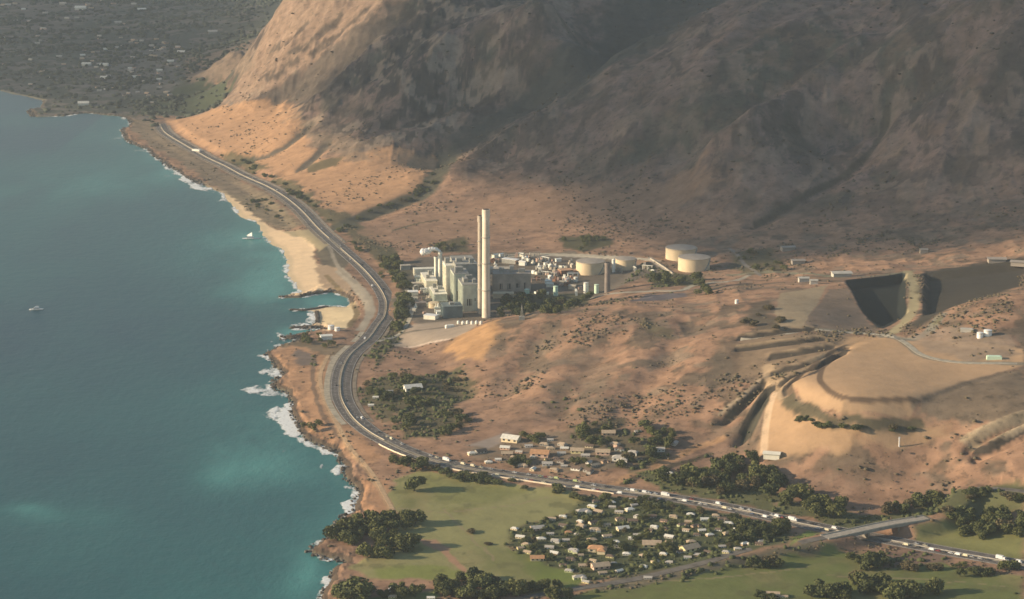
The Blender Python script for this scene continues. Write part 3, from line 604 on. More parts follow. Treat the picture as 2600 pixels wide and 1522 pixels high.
mat('bark', (.10, .075, .05), .3, .8); mat('rock', (.115, .10, .085), .45, .25, rough=.95); mat('rust', (.25, .13, .08), .3, .3); mat('foam', (.66, .69, .68), .12, .15); mat('steam', (.86, .85, .82), .04, .1)
mat('pole_wood', (.16, .12, .09), .2, 1)

# ------------------------------------------------------------------ road surfaces
def offset(line, off):
    t_ = np.gradient(line, axis=0); t_ /= np.linalg.norm(t_, axis=1)[:, None]; return line + np.stack([t_[:, 1], -t_[:, 0]], -1) * off
def ribbon(line, offs, lift, name, mt, zline=None, kind='structure', half_z=None):
    """a sheet along a line between two sideways offsets; skirts of 0.4 m go into the ground"""
    a, b_ = offset(line, offs[0]), offset(line, offs[1]); vs = []; fs = []; k = len(line)
    for i in range(k):
        for q in (a[i], b_[i]):
            z = (zline[i] if zline is not None else ground(*q)) + lift; vs.append((q[0], q[1], z)); vs.append((q[0], q[1], z - .6))
    for i in range(k - 1):
        o = i * 4; fs += [(o, o + 4, o + 6, o + 2), (o + 1, o + 5, o + 4, o), (o + 2, o + 6, o + 7, o + 3)]
    me = bpy.data.meshes.new(name); me.from_pydata(vs, [], fs); me.update(); o = link_mesh(name, me, mt)
    if kind: tag(o, kind=kind)
    return o
def sub(line, zl, p0, p1):
    a_ = hit(*p0, H); b_ = hit(*p1, H); i = int(np.argmin(((line - a_) ** 2).sum(1))); j = int(np.argmin(((line - b_) ** 2).sum(1))); i, j = min(i, j), max(i, j); return line[i:j + 1], zl[i:j + 1]
zmz = np.array([max(ground(x, y), 2.5) for x, y in med]); zmz = np.convolve(np.pad(zmz, 4, mode='edge'), np.ones(9) / 9, 'valid')
sea_side = 1 if offset(med, 5)[60][0] < med[60][0] else -1
def car_w(i):   # carriageway half gap: narrow median at the coast
    return 0
ribbon(med, (sorted((2.0 * sea_side, 11.0 * sea_side))), .35, 'road', M['asphalt'], zmz); ribbon(med, (sorted((-2.0 * sea_side, -13.0 * sea_side))), .35, 'road', M['asphalt'], zmz)
ribbon(med, (-2.0, 2.0), .50, 'median', mat('median_fill', (.26, .22, .155), .25, .15), zmz)
mat('line_paint', (.62, .60, .54), .1, .5)
for off in (2.5, 10.4, -2.5, -12.2): ribbon(med, sorted(((off - .12) * sea_side, (off + .12) * sea_side)), .354 + .05, 'lane_marking', M['line_paint'], zmz)
for sgn in (1, -1):                                   # dashed lane lines
    l = offset(med, 6.4 * sgn); m_ = MB()
    for i in range(0, len(l) - 1, 1):
        a_ = l[i]; d = l[i + 1] - l[i]; ang = math.atan2(d[1], d[0]); m_.box(a_[0] + d[0] * .2, a_[1] + d[1] * .2, zmz[i] + .34, 3, .25, .06, ang)
    tag(m_.build('lane_marking', M['line_paint']), kind='structure')
sl, sz = sub(offset(med, 15.6 * sea_side), zmz, (958,845), (905,1075)); ribbon(sl, (-3.4, 3.4), .22, 'road_shoulder', mat('gravel_shoulder', (.40, .35, .26), .22, .2), sz)
sl, sz = sub(offset(med, 14.4 * sea_side), zmz, (410,320), (850,620)); ribbon(sl, (-2.6, 2.6), .22, 'road_shoulder', mat('dirt_shoulder', (.24, .195, .14), .3, .2), sz)
sl, sz = sub(offset(med, -17 * sea_side), zmz, (410,320), (850,620)); sz = np.array([max(ground(*q_), z_ - 1.5) for q_, z_ in zip(sl, sz)]); ribbon(sl, (-2.2, 2.2), .25, 'frontage_track', mat('track_grey', (.30, .26, .20), .3, .15), sz)
sl, sz = sub(offset(med, -16.5 * sea_side), zmz, (985,770), (905,1075)); ribbon(sl, (-2.2, 2.2), .22, 'road_shoulder', mat('dirt_shoulder', (.22, .18, .13), .22, .2), sz)
tr = smooth_line(hits([(834,902),(814,950),(817,988),(838,1042),(866,1095),(892,1140),(950,1210),(1000,1300)], H), 12); ribbon(tr, (-2.2, 2.2), .15, 'dirt_track', mat('track_dirt', (.46, .32, .19), .15, .2))
for q, wd_ in (([(1240,652),(1330,646),(1440,648),(1600,656),(1680,664)], 2.5), ([(1500,758),(1560,746),(1650,741),(1730,739),(1765,726),(1850,716)], 3.5), ([(1880,865),(2000,848),(2080,838),(2240,850),(2300,872),(2350,905),(2450,922),(2640,930)], 3), ([(1000,695),(1045,760),(1030,830),(960,868)], 3), ([(1655,657),(1710,697)], 1.5)):
    l = smooth_line(hits(q, H), 12); ribbon(l, (-wd_, wd_), .25, 'service_road', mat('service_concrete', (.36, .33, .26), .15, .2))

def wall_line(name, line, zl, th, h, mt, label, cat):
    m_ = MB()
    for i in range(len(line) - 1):
        a_, b_ = line[i], line[i + 1]; d = b_ - a_; L = float(np.linalg.norm(d)); ang = math.atan2(d[1], d[0]); m_.box((a_[0] + b_[0]) / 2, (a_[1] + b_[1]) / 2, (zl[i] + zl[i + 1]) / 2 - .2, L + .05, th, h + .2, ang)
    return tag(m_.build(name, mt), label, cat)
lo, zo = sub(offset(med, 12.2 * sea_side), zmz, (985,1125), (1560,1246)); wall_line('concrete_barrier', lo, zo + .3, .5, 1.15, mat('barrier', (.78, .68, .52), .08, .3), 'long pale concrete barrier on the seaward edge of the highway beside the green field', 'barrier')
lo, zo = sub(offset(med, 0), zmz, (405,316), (835,605)); wall_line('concrete_barrier', lo, zo + .5, .5, .8, M['concrete'], 'pale median barrier of the coast highway below the sunlit cliffs', 'barrier')
lo, zo = sub(offset(med, 0), zmz, (865,632), (976,1120)); wall_line('concrete_barrier', lo, zo + .5, .5, .8, M['concrete'], 'pale median barrier of the highway bend beside the power plant', 'barrier')
lo, zo = sub(offset(med, 0), zmz, (1600,1251), (2590,1433)); wall_line('guardrail', lo, zo + .5, .25, .8, mat('rail_metal', (.40, .38, .34), .1, .5), 'grey median guardrail of the highway running under the overpass', 'guardrail')

# ------------------------------------------------------------------ overpass
A = W(2128, 1381); B = W(2368, 1339)
ia_ = int(np.argmin(((old - np.array(A[:2])) ** 2).sum(1))); ib_ = int(np.argmin(((old - np.array(B[:2])) ** 2).sum(1))); i0, i1 = min(ia_, ib_), max(ia_, ib_)
bl = old[i0:i1 + 1]; zb = np.interp(np.arange(len(bl)), [0, len(bl) - 1], [zold[i0], zold[i1]]); zb = np.maximum(zb, zmz[int(np.argmin(((med - bl[len(bl) // 2]) ** 2).sum(1)))] + 7.2)
br = empty('road_bridge', (bl[0][0], bl[0][1], zb[0])); tag(br, 'pale concrete overpass carrying the side road across the highway', 'bridge')
zold[i0:i1 + 1] = zb; e0 = np.arange(max(0, i0 - 8), i0); zold[e0] = np.linspace(zold[e0[0]], zb[0], len(e0)); e0 = np.arange(i1 + 1, min(len(zold), i1 + 9)); zold[e0] = np.linspace(zb[-1], zold[e0[-1]], len(e0))
ribbon(old[:i0 + 1], (-4.6, 4.6), .3, 'road', M['asphalt_worn'], zold[:i0 + 1]); ribbon(old[i1:], (-4.6, 4.6), .3, 'road', M['asphalt_worn'], zold[i1:])
o0 = Vector(br.location)
def rel(line): return line - np.array((o0.x, o0.y))
def loft(line, zl, a0, a1, z0, z1):
    A_, B_ = offset(line, a0), offset(line, a1); vs = []; fs = []; k = len(line)
    for i in range(k):
        for q, zz in ((A_[i], z0), (B_[i], z0), (B_[i], z1), (A_[i], z1)): vs.append((q[0] - o0.x, q[1] - o0.y, zl[i] + zz - o0.z))
    for i in range(k - 1):
        for j in range(4): fs.append((i * 4 + j, i * 4 + (j + 1) % 4, i * 4 + 4 + (j + 1) % 4, i * 4 + 4 + j))
    fs += [(0, 3, 2, 1), (k * 4 - 4, k * 4 - 3, k * 4 - 2, k * 4 - 1)]; return MB().add(vs, fs)
loft(bl, zb, -6.8, 6.8, -2.2, .3).build('deck', mat('deck_concrete', (.34, .31, .26), .15, .3), br)
for s_ in (-1, 1): a0, a1 = sorted((6.0 * s_, 6.35 * s_)); loft(bl, zb, a0, a1, .303, 1.25).build('parapet', M['concrete'], br)
for i, sg in ((0, 1), (len(bl) - 1, -1)):
    d = bl[min(i + 1, len(bl) - 1)] - bl[max(i - 1, 0)]; ang = math.atan2(d[1], d[0]); q = bl[i] - np.array((o0.x, o0.y)); g_ = min(ground(*bl[i]), zb[i] - 5) - 3
    MB().box(q[0], q[1], g_ - o0.z, 16, 15, zb[i] - 2.22 - g_, ang, .12).build('abutment', M['concrete_dark'], br)
for f_ in (.12, .34, .62, .86):
    i = int(f_ * (len(bl) - 1)); a_ = rel(bl)[i]; d = bl[min(i + 1, len(bl) - 1)] - bl[i]; ang = math.atan2(d[1], d[0]); g_ = min(ground(*bl[i]), zb[i] - 6); m_ = MB()
    m_.box(a_[0], a_[1], g_ - o0.z - 1, 1.2, 9, zb[i] - g_ - 1.1, ang); m_.build('pier', M['concrete_dark'], br)

# ------------------------------------------------------------------ jetties of boulders
def jetty(px, width, h, label):
    l = smooth_line(np.array([at_z(x, y, 0) for x, y in px]), 2.5); m_ = MB(); r_ = random.Random(len(px) + int(px[0][0]))
    for q in l:
        for k in range(int(4 + width)):
            x, y = q[0] + r_.uniform(-width, width) * .5, q[1] + r_.uniform(-width, width) * .5; s_ = r_.uniform(.9, 2.0); e = 1 - abs(math.hypot(x - q[0], y - q[1])) / width
            m_.box(x, y, -1.2, s_ * 1.3, s_, 1.2 + h * (.35 + .65 * e) * r_.uniform(.7, 1.1), r_.uniform(0, 3), .25)
    return tag(m_.build('jetty', M['rock']), label, 'jetty')
jetty([(713,756),(760,752),(801,747),(840,741),(872,744)], 6, 3.2, 'dark rock jetty running out from the south end of the sandy beach')
jetty([(741,788),(770,789),(803,785),(830,780)], 5, 2.6, 'short dark rock jetty between the two sandy patches')
jetty([(742,834),(780,833),(815,832),(850,829)], 5, 3.0, 'dark rock wall on the north side of the narrow turquoise channel')
jetty([(722,858),(760,853),(800,847),(818,843)], 5, 2.6, 'dark rock wall on the south side of the narrow turquoise channel')
jetty([(804,793),(806,805),(806,820),(800,830)], 5, 2.6, 'dark boulder bank in front of the small square beach')
# shoreline boulders
m_ = MB(); r_ = random.Random(4)
shore = smooth_line(cw, 4)
for i, q in enumerate(shore):
    if q[1] > 5000 or ground(q[0] + 30, q[1]) < 0: continue
    par = float(np.argmin(((cw - q) ** 2).sum(1)))
    if 22 < par < 55 : continue
    for k in range(5):
        x, y = q[0] + r_.uniform(-4, 9), q[1] + r_.uniform(-7, 7); s_ = r_.uniform(1, 3.4); m_.box(x, y, -1.5, s_ * 1.4, s_, 1.5 + s_ * r_.uniform(.3, .9), r_.uniform(0, 3), .35)
tag(m_.build('shore_boulders', M['rock']), kind='stuff')

# ------------------------------------------------------------------ surf
fv = []; ff = []; fa_ = []
m = bpy.data.materials.new('sea_foam'); t, p = nodes_of(m); p.inputs['Base Color'].default_value = (.80, .83, .81, 1); p.inputs['Roughness'].default_value = .9
a = t.nodes.new('ShaderNodeAttribute'); a.attribute_name = 'froth'; tc = t.nodes.new('ShaderNodeTexCoord'); nz = t.nodes.new('ShaderNodeTexNoise'); nz.inputs['Scale'].default_value = .35; nz.inputs['Detail'].default_value = 6; t.links.new(tc.outputs['Object'], nz.inputs['Vector'])
ad = t.nodes.new('ShaderNodeMath'); ad.operation = 'ADD'; t.links.new(a.outputs['Fac'], ad.inputs[0]); t.links.new(nz.outputs['Fac'], ad.inputs[1]); mr = t.nodes.new('ShaderNodeMapRange'); mr.inputs[1].default_value = .5; mr.inputs[2].default_value = 1.25; t.links.new(ad.outputs[0], mr.inputs[0]); t.links.new(mr.outputs[0], p.inputs['Alpha']); M['sea_foam'] = m
def foam(px, seed, dens=.5, cell=1.15, world=None):
    p = np.array([at_z(x, y, 0) for x, y in px]) if world is None else world; x0, y0 = p.min(0) - 10; x1, y1 = p.max(0) + 16
    X, Y = np.meshgrid(np.arange(x0, x1, cell), np.arange(y0, y1, cell * 1.8)); d, _ = seg_dist(X, Y, p, True); s_ = np.where(inside(X, Y, p), d, -d)
    nn = fbm(X, Y * .5, 22, 5, seed, .72); msk = np.clip(s_ / 8, -1, .3) + nn * 1.9 + dens; z = .12 + np.clip(msk, 0, .8) * .5
    idx = {}
    ny, nx = X.shape; ok = (msk[:-1, :-1] > 0) & (msk[1:, :-1] > 0) & (msk[:-1, 1:] > 0) & (msk[1:, 1:] > 0)
    for i, j in zip(*np.nonzero(ok)):
        f = []
        for (a_, b_) in ((i, j), (i, j + 1), (i + 1, j + 1), (i + 1, j)):
            if (a_, b_) not in idx: idx[(a_, b_)] = len(fv); fv.append((X[a_, b_], Y[a_, b_], z[a_, b_])); fa_.append(float(min(.75, msk[a_, b_])))
            f.append(idx[(a_, b_)])
        ff.append(tuple(f))
for k, q in enumerate([[(311,331),(325,333),(351,366),(338,365),(316,347)], [(340,383),(375,377),(396,388),(392,392),(370,387)], [(416,402),(430,415),(456,430),(455,446),(436,441),(420,426)],
    [(452,434),(490,455),(533,478),(528,488),(490,478),(458,452)], [(780,797),(800,800),(806,815),(796,830),(784,818),(792,808)], [(703,877),(722,874),(726,884),(712,888)], [(742,826),(760,822),(790,826),(750,830)],
    [(656,950),(700,924),(706,936),(722,951),(716,961),(684,952)], [(612,990),(675,975),(692,978),(700,992),(732,1000),(724,1013),(664,1004)], [(680,1055),(700,1032),(735,1018),(748,1030),(742,1048),(756,1075),(768,1100),(762,1122),(740,1107),(716,1080)],
    [(745,1108),(775,1118),(806,1130),(838,1146),(836,1152),(798,1140),(758,1122)], [(846,1196),(858,1192),(880,1218),(870,1240),(856,1228)], [(880,1238),(912,1240),(906,1262),(892,1270)], [(862,1278),(890,1270),(898,1286),(880,1302),(868,1292)],
    [(788,1386),(806,1384),(818,1412),(800,1406)], [(800,1498),(822,1490),(818,1522),(798,1522)], [(700,845),(724,850),(722,866),(712,862)]]): foam(q, 300 + k, .3)
for k in range(6, len(cw) - 2):                        # wash along the shore
    a_, b_ = cw[k], cw[k + 1]; d = b_ - a_; L = float(np.linalg.norm(d)) + 1e-6; nrm = np.array((d[1], -d[0])) / L
    if not ((5 < k < 22) or (38 < k < 43) or k > 54): 
        wdt = 3.5; foam(None, 500 + k, .02, 1.5, np.array([a_ + nrm * wdt, b_ + nrm * wdt, b_ - nrm * wdt, a_ - nrm * wdt])); continue
    wdt = 7; foam(None, 500 + k, -.1, 1.3, np.array([a_ + nrm * wdt, b_ + nrm * wdt, b_ - nrm * wdt, a_ - nrm * wdt]))
me = bpy.data.meshes.new('surf_foam'); me.from_pydata(fv, [], ff); me.update(); f_attr(me, 'froth', np.array(fa_)); tag(link_mesh('surf_foam', me, M['sea_foam']), kind='stuff')

# ------------------------------------------------------------------ boats
def boat(px, py, L, rz, label, sail):
    x, y = at_z(px, py, 0); b_ = empty('boat', (x, y, 0), rz); tag(b_, label, 'boat', 'white boats off the beach'); vs = []; fs = []; k = 9
    for i in range(k):
        t_ = i / (k - 1); X = (t_ - .5) * L; wv = L * .15 * (math.sin(math.pi * min(1, .25 + t_ * .75)) ** .6 if t_ < .999 else .02); sh = 1.0 + .5 * t_
        vs += [(X, -wv, sh), (X, -wv * .7, -.4), (X, 0, -.7), (X, wv * .7, -.4), (X, wv, sh)]
    for i in range(k - 1):
        for j in range(4): a_ = i * 5 + j; fs.append((a_, a_ + 5, a_ + 6, a_ + 1))
        fs.append((i * 5 + 4, i * 5 + 9, i * 5 + 5, i * 5))
    fs.append((0, 1, 2, 3, 4)); MB().add(vs, fs).build('hull', M['white_paint'], b_)
    MB().box(-L * .02, 0, 1.1, L * .42, L * .2, 2.1, 0, .12).build('cabin', M['white_paint'], b_); MB().box(-L * .02, 0, 2.05, L * .40, L * .195, .6, 0, .03).build('cabin_window', M['dark_glass'], b_)
    MB().box(-L * .05, 0, 3.25, L * .3, L * .17, 1.6, 0, .2).build('upper_deck', M['white_paint'], b_)
    if sail:
        MB().tube((L * .08, 0, 3), (L * .08, 0, L * .42), .14, .08).build('mast', M['white_paint'], b_)
        MB().add([(L * .07, .1, 4), (-L * .26, L * .26, 4.2), (L * .07, .1, L * .40), (L * .07, -.1, 4), (-L * .27, L * .25, 4.2), (L * .07, -.1, L * .40)], [(0, 1, 2), (5, 4, 3), (0, 3, 4, 1), (1, 4, 5, 2), (2, 5, 3, 0)]).build('sail', M['white_paint'], b_)
    return b_
boat(637, 607, 27, R(4), 'white two deck sailing boat lying just off the long sandy beach', True)
boat(92, 787, 19, R(188), 'lone white boat with foam around it far out on the left', False)
# ------------------------------------------------------------------ power plant
PR = R(9)
def bldg(px, py, w_, d_, h_, wall, roof, label, rz=PR, name='plant_building', cat='building', ribs=0, wins=(), top=(), stripes=0, group=None, frontrow=True):
    """px, py: foot of the middle of the wall that faces the camera"""
    p = W(px, py); c = Vector((p.x, p.y + d_ / 2, p.z)); e = empty(name, (p.x - math.sin(rz) * d_ / 2, p.y + math.cos(rz) * d_ / 2, p.z), rz); tag(e, label, cat, group)
    m_ = MB().box(0, 0, -3, w_, d_, h_ + 3)
    for i in range(ribs):
        x = (i + .5) / ribs * w_ - w_ / 2; m_.box(x, -d_ / 2 - .25, 0, .9, .5, h_ * .96)
    n_ = int(d_ / max(4, w_ / max(1, ribs))) if ribs else 0
    for i in range(n_):
        y = (i + .5) / n_ * d_ - d_ / 2; m_.box(-w_ / 2 - .25, y, 0, .5, .9, h_ * .96)
    m_.build('wall', wall, e); MB().box(0, 0, h_ + .003, w_ + .8, d_ + .8, .7).build('roof', roof, e)
    for (x, z, ww, hh) in wins: MB().box(x, -d_ / 2 - .05, z, ww, .35, hh).build('window', M['dark_glass'], e)
    for (x, y, ww, dd, hh) in top: MB().box(x, y, h_ + .71, ww, dd, hh).build('roof_unit', M['plant_grey'], e)
    return e
def stack(px, py, h_, r0, r1, label, mt='stack_concrete', bands=True, name='chimney', rim=True):
    p = W(px, py); e = empty(name, p); tag(e, label, 'chimney')
    MB().cyl(0, 0, [(r0, -2), (r0 * .97 + r1 * .03, 4), (r1, h_ * .985)], 40, False).build('shaft', M[mt], e, True)
    if rim: MB().cyl(0, 0, [(r1 + .5, h_ * .935), (r1 + .5, h_), (r1 - .6, h_), (r1 - .6, h_ - 3)], 40).build('rim', M[mt], e)
    MB().cyl(0, 0, [(r1 - .65, h_ - 2), (r1 - .65, h_ + .3)], 24).build('flue', M['rubber'], e)
    if bands:
        for z in (.25, .5, .74): MB().cyl(0, 0, [(r0 + (r1 - r0) * z + .9, h_ * z), (r0 + (r1 - r0) * z + .9, h_ * z + .8)], 32).build('gallery', M['plant_grey'], e)
        MB().box(r0 * .2, -r0 - .3, 1, .7, .5, h_ * .9).build('ladder', M['plant_grey'], e)
    return e
stack(1234.5, 806, 144, 5.6, 4.6, 'tallest cream concrete chimney, standing in front of the power station'); stack(1220.5, 797, 132, 3.9, 3.4, 'second tall chimney, half hidden just left of the tallest one', 'stack_dim')
stack(1118, 722, 46, 3.1, 2.8, 'short cream chimney, the taller of the pair left of the boiler houses', 'plant_cream', False); stack(1107.5, 712, 34, 2.8, 2.6, 'shortest cream chimney at the far left of the power station', 'plant_cream', False)
stack(1542, 742, 41, 4.0, 3.7, 'squat grey brown chimney standing in front of the fuel tanks', 'plant_brown', False)
bldg(1196, 791, 23, 42, 36, M['plant_green'], M['plant_grey'], 'pale green boiler house nearest the tall chimneys', ribs=7, wins=((-2, 8, 6.5, 9), (6, 14, 2, 4)), top=((-5, 0, 6, 14, 5), (6, -8, 5, 7, 4), (2, 12, 9, 6, 6)))
bldg(1172, 772, 20, 38, 41, M['plant_green'], M['plant_grey'], 'middle pale green boiler house with dark openings', ribs=5, wins=((-4, 6, 5, 12), (4, 20, 3, 6)), top=((0, 0, 8, 12, 6), (-6, -12, 4, 5, 8)))
bldg(1146, 748, 15, 34, 40, M['plant_cream'], M['plant_cream'], 'bright cream boiler house, farthest and left of the green ones', ribs=4, top=((-3, 4, 6, 10, 7),), wins=((0, 2, 1.6, 26),))
bldg(1185, 752, 30, 60, 44, M['plant_grey'], M['plant_grey'], 'grey roofed boiler block behind the green boiler houses', top=((-8, -10, 8, 8, 5), (7, 5, 9, 14, 3), (8, -20, 6, 6, 6)))
bldg(1150, 808, 26, 26, 15, M['plant_blue'], M['plant_blue'], 'low dark blue grey hall at the foot of the green boiler house', ribs=6, top=((0, 0, 6, 8, 3),))
bldg(1119, 772, 18, 50, 13, M['plant_green'], M['plant_cream'], 'nearer half of the long turbine hall on the seaward side', top=((-4, -10, 5, 8, 3), (3, 8, 6, 9, 4), (-3, 18, 5, 4, 5)), ribs=6)
bldg(1096, 738, 16, 60, 13, M['plant_cream'], M['plant_cream'], 'farther half of the long turbine hall below the short chimneys', top=((-3, -10, 5, 8, 4), (3, 12, 5, 9, 6)), ribs=6)
bldg(1078, 700, 30, 12, 9, M['plant_cream'], M['plant_cream'], 'low long cream shed behind the turbine hall', ribs=8)
bldg(1030, 686, 14, 9, 6, M['plant_grey'], M['concrete'], 'small grey shed with pale roof among the trees left of the plant')
bldg(1058, 730, 16, 10, 5, M['plant_grey'], M['concrete'], 'flat pale roofed shed in the plant yard beside the trees'); bldg(1050, 752, 13, 12, 5, M['plant_cream'], M['white_paint'], 'small white roofed shed at the left of the plant yard')
bldg(1090, 812, 17, 11, 5, M['plant_cream'], M['white_paint'], 'white flat roofed gatehouse at the near left corner of the yard', rz=R(-25)); bldg(1070, 780, 14, 12, 5, M['plant_brown'], M['plant_brown'], 'brown low workshop left of the buff round tank')
bldg(1300, 742, 52, 26, 25, mat('plant_taupe', (.40, .34, .28), .25, .12), M['tank_grey'], 'wide taupe boiler block right of the tall chimneys', rz=R(2), ribs=11, wins=((-15, 4, 4, 8), (-4, 4, 4, 8), (8, 6, 5, 6), (18, 4, 3, 9)), top=((-14, 0, 7, 8, 6), (0, 3, 6, 9, 8), (14, -2, 9, 7, 5)))
bldg(1278, 758, 28, 12, 6, M['tank_buff'], M['tank_buff'], 'low tan shed in front of the taupe boiler block', rz=0, ribs=4); bldg(1270, 694, 30, 14, 6, M['plant_grey'], M['concrete'], 'long pale flat roof shed behind the tall chimneys', rz=0)
bldg(1292, 670, 24, 10, 6, M['plant_grey'], M['white_paint'], 'white sloping roofed shed at the back edge of the plant yard', rz=R(-30)); bldg(1185, 700, 32, 24, 14, M['plant_grey'], M['tank_grey'], 'grey flat workshop visible behind the boiler blocks', rz=0)
bldg(1440, 700, 18, 14, 7, M['rust'], mat('rust_roof', (.50, .32, .20), .1, .3), 'tan pitched warehouse left of the buff fuel tanks', rz=R(20))
LATER = []
r_ = random.Random(21)
for k in range(24):
    mt = r_.choice(['plant_cream', 'plant_green', 'tank_white', 'concrete', 'plant_grey']); cn = {'plant_cream': 'cream', 'plant_green': 'pale green', 'tank_white': 'white', 'concrete': 'concrete grey', 'plant_grey': 'grey'}[mt]; yy = r_.uniform(705, 800); xx = 1062 + (yy - 700) * .62 + r_.uniform(-14, 16)
    LATER.append((r_.choice([1, 2, 2, 3]), mt, xx, yy, PR, cn, r_.uniform(1.1, 1.9)))
def tank(px, py, r_, h_, mt, label, group=None, dome=1.2, name='storage_tank', cat='tank', stairs=True):
    p = W(px, py); e = empty(name, (p.x, p.y + r_, ground(p.x, p.y + r_))); tag(e, label, cat, group)
    MB().cyl(0, 0, [(r_, -1.5), (r_, h_)], 48, False).build('shell', M[mt], e, True)
    MB().cyl(0, 0, [(r_ + .15, h_ + .002), (r_ * .5, h_ + dome * .75), (.4, h_ + dome)], 48).build('roof', M['tank_grey' if r_ > 10 else mt], e)  # wide roofs go grey: the low sun's dullness put into their colour
    MB().cyl(0, 0, [(r_ + .35, h_ - 1.0), (r_ + .35, h_ - .7)], 48).build('wind_girder', M['tank_grey'], e)
    if stairs:
        m_ = MB(); vs_ = []; fs_ = []
        for k in range(17):
            a_ = -1.0 + k * .05
            for rad, dz in ((r_ + .1, 0), (r_ + 1.2, 0), (r_ + 1.2, 1.1), (r_ + .1, 1.1)): vs_.append((math.cos(a_) * rad, math.sin(a_) * rad, h_ * k / 16 * .97 + dz))
        for k in range(16):
            for j in range(4): fs_.append((k * 4 + j, k * 4 + (j + 1) % 4, k * 4 + 4 + (j + 1) % 4, k * 4 + 4 + j))
        fs_ += [(0, 3, 2, 1), (64, 65, 66, 67)]; m_.add(vs_, fs_)
        m_.build('stair', M['plant_grey'], e)
    return e
tank(1500, 700, 20.5, 17, 'tank_buff', 'buff fuel tank nearest the grey chimney'); tank(1590, 688, 15, 15, 'tank_buff', 'smaller buff fuel tank in the middle of the tank farm')
tank(1558, 692, 2.6, 18, 'tank_white', 'narrow tall white vessel right of the grey chimney', stairs=False); tank(1732, 664, 22.5, 15, 'tank_buff', 'rear of the two large fuel tanks on the right'); tank(1765, 692, 22.5, 18, 'tank_buff', 'front one of the two large fuel tanks on the right')
for (x, y, r_, h_, mt, lb) in ((1338, 758, 3.4, 12, 'tank_mint', 'pale upright tank, leftmost of the row in front of the yard'), (1411, 752, 3.2, 13, 'tank_mint', 'mint green upright tank, middle of the row in front of the yard'), (1515, 746, 3.2, 12, 'tank_mint', 'mint green upright tank, rightmost of the row in front of the yard'),
    (1488, 745, 3.4, 14, 'tank_white', 'cream upright vessel left beside the rightmost mint tank'), (1462, 716, 3, 6, 'tank_white', 'small cream tank behind the mint tanks'), (1101, 784, 7.2, 7, 'tank_buff', 'round buff tank in the left yard below the turbine hall'),
    (1871, 772, 2.3, 4.6, 'white_paint', 'bright white water tank alone on the hill crest'), (840, 838, 4.2, 5, 'white_paint', 'bigger white round tank beside the small square beach'), (856, 842, 3.6, 4.5, 'white_paint', 'smaller white round tank beside the small square beach'),
    (2490, 860, 3.6, 5, 'white_paint', 'small white round tank left of its twin on the landfill terrace'), (2510, 855, 4.4, 6, 'white_paint', 'larger white round tank on the landfill terrace')): tank(x, y, r_, h_, mt, lb, stairs=False, dome=.6)
tk0 = None
for k in range(6):
    p = W(1164 + k * 11.5, 823 + (k % 2)); lb = ['leftmost', 'second', 'third', 'fourth', 'fifth', 'rightmost'][k] + ' small white vessel in the row before the tall chimneys'
    if tk0 is None:
        tk0 = empty('small_vessel', p); MB().cyl(0, 0, [(1.4, -1), (1.9, .6), (1.9, 3.4), (.7, 4.4)], 18).build('shell', M['tank_white'], tk0, True); MB().cyl(0, 0, [(2.3, -1.2), (2.3, .1)], 18).build('plinth', M['concrete'], tk0); o = tk0
    else: o = copy_tree(tk0); o.location = p
    tag(o, lb, 'tank', 'small white vessels in a row')
# steam
m_ = MB(); r_ = random.Random(11); p = W(1118, 722); e = []
import bmesh
bm = bmesh.new()
for k in range(26):
    t_ = k / 25; x = -t_ * 24 + r_.uniform(-2, 2) * t_; z = 47 + t_ * 3 + 3 * math.sin(t_ * 5) + r_.uniform(-1, 1) * 2.2 * t_; s_ = 1.5 + 3.2 * t_ * r_.uniform(.5, 1)
    mm = bmesh.ops.create_icosphere(bm, subdivisions=3, radius=s_)
    for v_ in mm['verts']: v_.co *= 1 + .25 * math.sin(v_.co.x * 3.1 + k) * math.sin(v_.co.z * 2.7 + k * 2); v_.co += Vector((x, r_.uniform(-1, 1) * .2, z))
me = bpy.data.meshes.new('steam_plume'); bm.to_mesh(me); bm.free()
for q in me.polygons: q.use_smooth = True
o = link_mesh('steam_plume', me, M['steam']); o.location = p; tag(o, 'white steam plume drifting left from the short cream chimney', 'steam')

# yard clutter: pipes, units, containers
def unit_mesh(kind):
    m_ = MB()
    if kind == 0: m_.box(0, 0, -.5, 6, 2.6, 3.1); m_.box(0, 0, 2.6, 5, 2, .3)
    if kind == 1: m_.box(0, 0, -.5, 8, 5, 4.5); m_.gable(0, 0, 4, 8, 5, 1.2)
    if kind == 2:
        m_.box(0, 0, -.5, 5, 4, 3); m_.cyl(1, 0, [(1.1, 2.5), (1.1, 5.5)], 14); m_.tube((-1.5, 0, 2.5), (-1.5, 0, 6), .4)
    if kind == 3:
        for x in (-6, 0, 6): m_.box(x, 0, -.5, .5, 2.4, 5)
        for y in (-.7, 0, .7): m_.tube((-7, y, 4.7), (7, y, 4.7), .32)
    return m_
UN = ['container', 'shed', 'process_unit', 'pipe_rack']; ucache = {}
def unit(kind, mt, px, py, rz, label, s_=1.0, group='clutter units in the plant yard', cat=None):
    k = (kind, mt)
    if k not in ucache: ucache[k] = unit_mesh(kind).mesh(UN[kind]); ucache[k].materials.append(M[mt])
    o = bpy.data.objects.new(UN[kind], ucache[k]); C.objects.link(o); o.location = W(px, py); o.rotation_euler = (0, 0, rz); o.scale = (s_, s_, min(s_, 1.25)); return tag(o, label, cat or UN[kind].replace('_', ' '), group)
for (kd, mt, xx, yy, rz_, cn, s_) in LATER: unit(kd, mt, xx, yy, rz_, f'{cn} {UN[kd].replace("_", " ")} along the seaward foot of the turbine hall', s_, f'{cn} {UN[kd].replace("_", " ")} units along the turbine hall')
M['pinkish'] = surf('pinkish', (.60, .42, .33), .1, .3)
r_ = random.Random(5)
